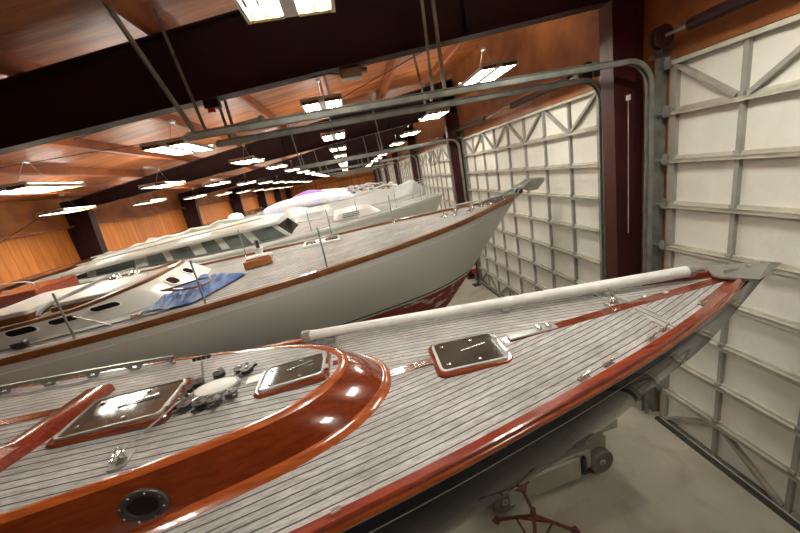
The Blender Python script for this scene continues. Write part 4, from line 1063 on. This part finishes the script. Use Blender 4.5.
# further yachts, smaller with distance
specs = [(2.9, 19.9, 11.5, 3.8, 'blue_cover', 'white yacht under a pale blue cover beyond the wrapped one', 1),
         (2.8, 24.4, 11.5, 3.7, 'magenta_cover', 'white yacht with magenta and violet cover in the middle distance', 2),
         (2.7, 28.8, 11.4, 3.9, 'canvas', 'white yacht under cream canvas, third row from the back wall', 1),
         (2.6, 33.4, 11.2, 3.8, 'canvas', 'white motor yacht with low cabin, second row from the back wall', 0),
         (2.5, 38.2, 11, 3.8, 'canvas', 'white yacht with raised cabin nearest the back wall', 0)]
for k, (x, y, L, B, cov, lb, mode) in enumerate(specs):
    r_, bf, zf, dzf = boat('yacht', x, y, .03, L, B, H - 1.15, 1.4, label=lb, group=None)
    cabin(r_, -L*.62, -L*.3, 1.25, H - 1.25, H - .82, wins=5)
    cabin(r_, -L*.5, -L*.36, .95, H - .84, H - .5, wins=3, name='raised_cabin')
    if mode:
        R_ = []; u0, u1 = (-L*.66, -L*.26) if mode == 1 else (-L*.6, -L*.38)
        for i in range(13):
            f = i / 12; u = u0 + (u1 - u0) * f; e = math.sin(math.pi * min(1, max(0, f * .9 + .05))) ** .4; hz = (.55 if mode == 1 else .72) * e
            R_.append([(u, 1.32*math.cos(a), H - .86 + hz * abs(math.sin(a)) ** .7 + .015*math.sin(5*a + i)) for a in [math.pi * j / 10 for j in range(11)]])
        M().ring_loft(R_, closed=True).build('boat_cover', cov, r_, True, angle=50)
    q = M()
    for u in lin(-L*.9, -L*.05, 9):
        for s_ in (-1, 1): v = s_*(bf(u) - .05); q.tube([(u, v, dzf(u, v)), (u, v, dzf(u, v) + .6)], .02, 5)
    q.build('stanchion_row', 'steel_dull', r_)
    rnd = random.Random(50 + k)
    for c_ in range(16):
        u = -rnd.uniform(.4, L * .62); v = rnd.uniform(-.75, .5) * bf(u); z = dzf(u, v) - .03; t_ = rnd.random()
        if t_ < .4: M().tube([(u - .7, v, z + .5), (u, v + .1, z + .62), (u + .7, v, z + .45)], .05, 6).build('rolled_sail', rnd.choice(['canvas', 'blue_cover']), r_, True)
        elif t_ < .7: M().cbox((u, v, z + .2), (rnd.uniform(.3, .8), rnd.uniform(.3, .6), .45), rnd.uniform(0, 1)).build('deck_box', rnd.choice(['canvas', 'gelcoat', 'black_plastic', 'varnish']), r_, bevel=.03)
        else: M().lathe((u, v, z), [(.05, 0), (.05, .3), (.14, .45), (.16, .6), (.05, .68)], 10).build('deck_vent', rnd.choice(['gelcoat', 'steel_dull']), r_, True)

# ================================================================ floor equipment
lf = empty('scissor_lift', (1.92, 3.92, 0), .10)
tag(lf, 'low grey scissor lift parked under the bow of the nearest yacht', 'lift')
M().box(-1.0, .62, -.34, .34, .16, .50).build('chassis', 'lift_grey', lf, bevel=.012)
M().box(.62, .98, -.24, .24, .22, .50).build('chassis_end', 'lift_grey', lf, bevel=.012)
M().box(-.75, .40, -.39, -.34, .12, .46).build('side_tray', 'lift_grey', lf, bevel=.008)
M().box(-.75, .40, .34, .39, .12, .46).build('side_tray', 'lift_grey', lf, bevel=.008)
M().box(.44, .50, -.39, -.345, .14, .44).build('charger_plug', 'black_plastic', lf)
for x in (-.80, .80):
    for y in (-.31, .31):
        wl_ = empty('wheel', (x, y, .19)); wl_.scale = (1.15, 1.0, 1.15); wl_.parent = lf
        RX = Matrix.Rotation(math.radians(90), 4, 'X')
        M().lathe((0, 0, 0), [(.10, -.05), (.15, -.06), (.165, -.045), (.165, .045), (.15, .06), (.10, .05)], 24, RX).build('tyre', 'dust_tyre', wl_, True)
        M().lathe((0, 0, 0), [(.105, -.045), (.09, -.03), (.045, -.035), (.045, -.055), (.02, -.06), (.02, .06), (.045, .055), (.045, .035), (.09, .03), (.105, .045)], 20, RX).build('wheel_hub', 'lift_grey', wl_, True)
for k, z in enumerate((.53, .60, .66)):
    for s_ in (-1, 1):
        M().bar((-.8, s_*.22, z), (.92, s_*.22, z + .05), .05, .05).build('scissor_arm', 'lift_grey', lf)
M().box(-.98, 1.02, -.36, .36, .76, .82).build('platform_deck', 'lift_grey', lf, bevel=.01)
M().box(-1.0, 1.05, -.38, -.34, .74, .96).box(-1.0, 1.05, .34, .38, .74, .96).box(1.02, 1.05, -.34, .34, .74, .96).build('toe_board', 'lift_grey', lf, bevel=.006)
q = M()
for s_ in (-1, 1):
    q.tube([(-.96, s_*.35, .94), (-.96, s_*.35, 1.06), (.98, s_*.35, 1.06), (.98, s_*.35, .94)], .02, 8)
    q.tube([(0, s_*.35, .94), (0, s_*.35, 1.06)], .018, 8)
q.build('folded_guard_rail', 'lift_grey', lf, True)

def jack_stand(x, y, ztop, tx, ty, a0, label, h0=.95):
    r_ = empty('jack_stand', (x, y, 0)); hub = Vector((0, 0, h0))
    for k in range(3):
        a = a0 + 2*math.pi*k/3; ft_ = Vector((.56*math.cos(a), .56*math.sin(a), .02))
        M().tube([hub * .9 + Vector((0, 0, 0)), ft_], .022, 8).build('leg', 'rust_red', r_)
        M().cbox((ft_.x, ft_.y, .012), (.09, .09, .024), a).build('foot', 'rust_red', r_)
    q = M()
    for k in range(3):
        a = a0 + 2*math.pi*k/3; b_ = a0 + 2*math.pi*(k+1)/3
        q.tube([(.25*math.cos(a), .25*math.sin(a), h0 * .5), (.25*math.cos(b_), .25*math.sin(b_), h0 * .5)], .013, 6)
    q.build('tie_bar', 'rust_red', r_)
    M().tube([hub * .8, hub * 1.06], .034, 10).build('collar', 'rust_red', r_)
    tip = Vector((tx - x, ty - y, ztop))
    M().tube([hub * .85, hub * 1.0, tip - (tip - hub) * .05], .018, 8).build('screw', 'rust_red', r_)
    dn = (tip - hub).normalized()
    M().sweep([tip - dn * .05, tip], [(-.07, -.07), (.07, -.07), (.07, .07), (-.07, .07)]).build('pad', 'rust_red', r_, bevel=.01)
    q = M()
    for s_ in (-1, 1): q.tube([tip - dn * .22, tip - dn * .05 + Vector((s_*.09, 0, 0))], .012, 6)
    q.build('pad_fork', 'rust_red', r_)
    tag(r_, label, 'boat stand'); return r_
jack_stand(1.31, 2.96, 1.66, 1.0, 2.52, .1, 'rust red tripod boat stand under the bow of the nearest yacht', .62)
def blocks(x, y, lbl, rz=0, n_=1):
    r_ = empty('keel_block', (x, y, 0), rz)
    for k in range(2):
        M().box(-.35, .35, -.2, .2, .11*k, .11*k + .105).build('timber', 'wood_block', r_, bevel=.006)
    tag(r_, lbl, 'block')
for x in (-5.6, -3.9): blocks(x, 2.395 + .015*x, 'stacked timber block under the %s end of the nearest yacht keel' % ('aft' if x < -5 else 'forward'))
for x in (-5.2, -2.6): blocks(x, 6.62 + .08*x, 'stacked timber block under the %s end of the white yacht red keel' % ('aft' if x < -5 else 'forward'), .08)
bs = empty('bow_prop', (1.5, 6.8, 0), .08)
M().box(-.2, .2, -.2, .2, 0, .06).build('prop_base', 'wood_block', bs)
M().tube([(0, 0, .05), (0, 0, 1.45)], .04, 10).build('prop_post', 'black_plastic', bs)
M().box(-.12, .12, -.12, .12, 1.45, 1.6).build('prop_head', 'black_rubber', bs)
tag(bs, 'black prop post under the red forefoot of the white yacht', 'prop')
# fire extinguisher on a post by the second column
fe = empty('fire_extinguisher', (3.98, 12.15, .5))
M().lathe((0, 0, 0), [(.06, 0), (.085, .02), (.09, .06), (.09, .48), (.07, .55), (.03, .58)], 18).build('cylinder', 'extinguisher_red', fe, True)
M().lathe((0, 0, .2), [(.092, 0), (.092, .14)], 18).build('paper_label', 'white_paint', fe)
M().lathe((0, 0, .57), [(.03, 0), (.03, .06)], 12).cbox((.03, 0, .66), (.14, .03, .03)).build('valve', 'black_plastic', fe)
M().tube([(.06, .03, .6), (.12, .06, .45), (.10, .07, .15)], .014, 6).build('hose', 'black_rubber', fe, True)
M().box(.09, .13, -.02, .02, -.5, .55).build('stand_post', 'black_plastic', fe)
M().box(-.1, .16, -.14, .14, -.5, -.47).build('stand_foot', 'black_plastic', fe)
tag(fe, 'red fire extinguisher on a low post at the far end of the second white door', 'fire extinguisher')
# small sensor box on the underside of the first girder
sb = empty('sensor_box', (-1.45, 4.86, girz(-1.45)))
M().box(-.09, .09, -.06, .06, -.10, .0).build('sensor_case', 'girder_steel', sb, bevel=.01)
M().tube([(-.03, 0, -.1), (-.03, 0, -.15)], .045, 12).build('sensor_lens', 'extinguisher_red', sb)
tag(sb, 'small dark sensor with red lens under the nearest girder', 'sensor')
sb = empty('motor_box', (.32, 4.95, girz(.32)))
M().box(-.14, .14, -.08, .08, -.13, 0).build('motor_case', 'steel_dull', sb, bevel=.015)
M().tube([(.14, 0, -.05), (.22, 0, -.05)], .035, 10).build('cable_gland', 'steel_dull', sb)
M().tube([(-.14, 0, -.05), (-.3, 0, -.02), (-.5, 0, -.04), (-.62, 0, .0)], .008, 6).build('cable', 'black_rubber', sb)
tag(sb, 'small grey electrical box with cable under the nearest girder', 'electrical box')
pr_ = empty('pull_rope', (4.02, 4.62, H + .35))
M().tube([(0, 0, -1.9), (0, 0, 0)], .004, 6).build('rope', 'canvas', pr_)
M().box(-.02, .02, -.02, .02, 0, .07).build('rope_handle', 'white_paint', pr_)
tag(pr_, 'thin rope with white handle hanging against the nearest maroon column', 'rope')
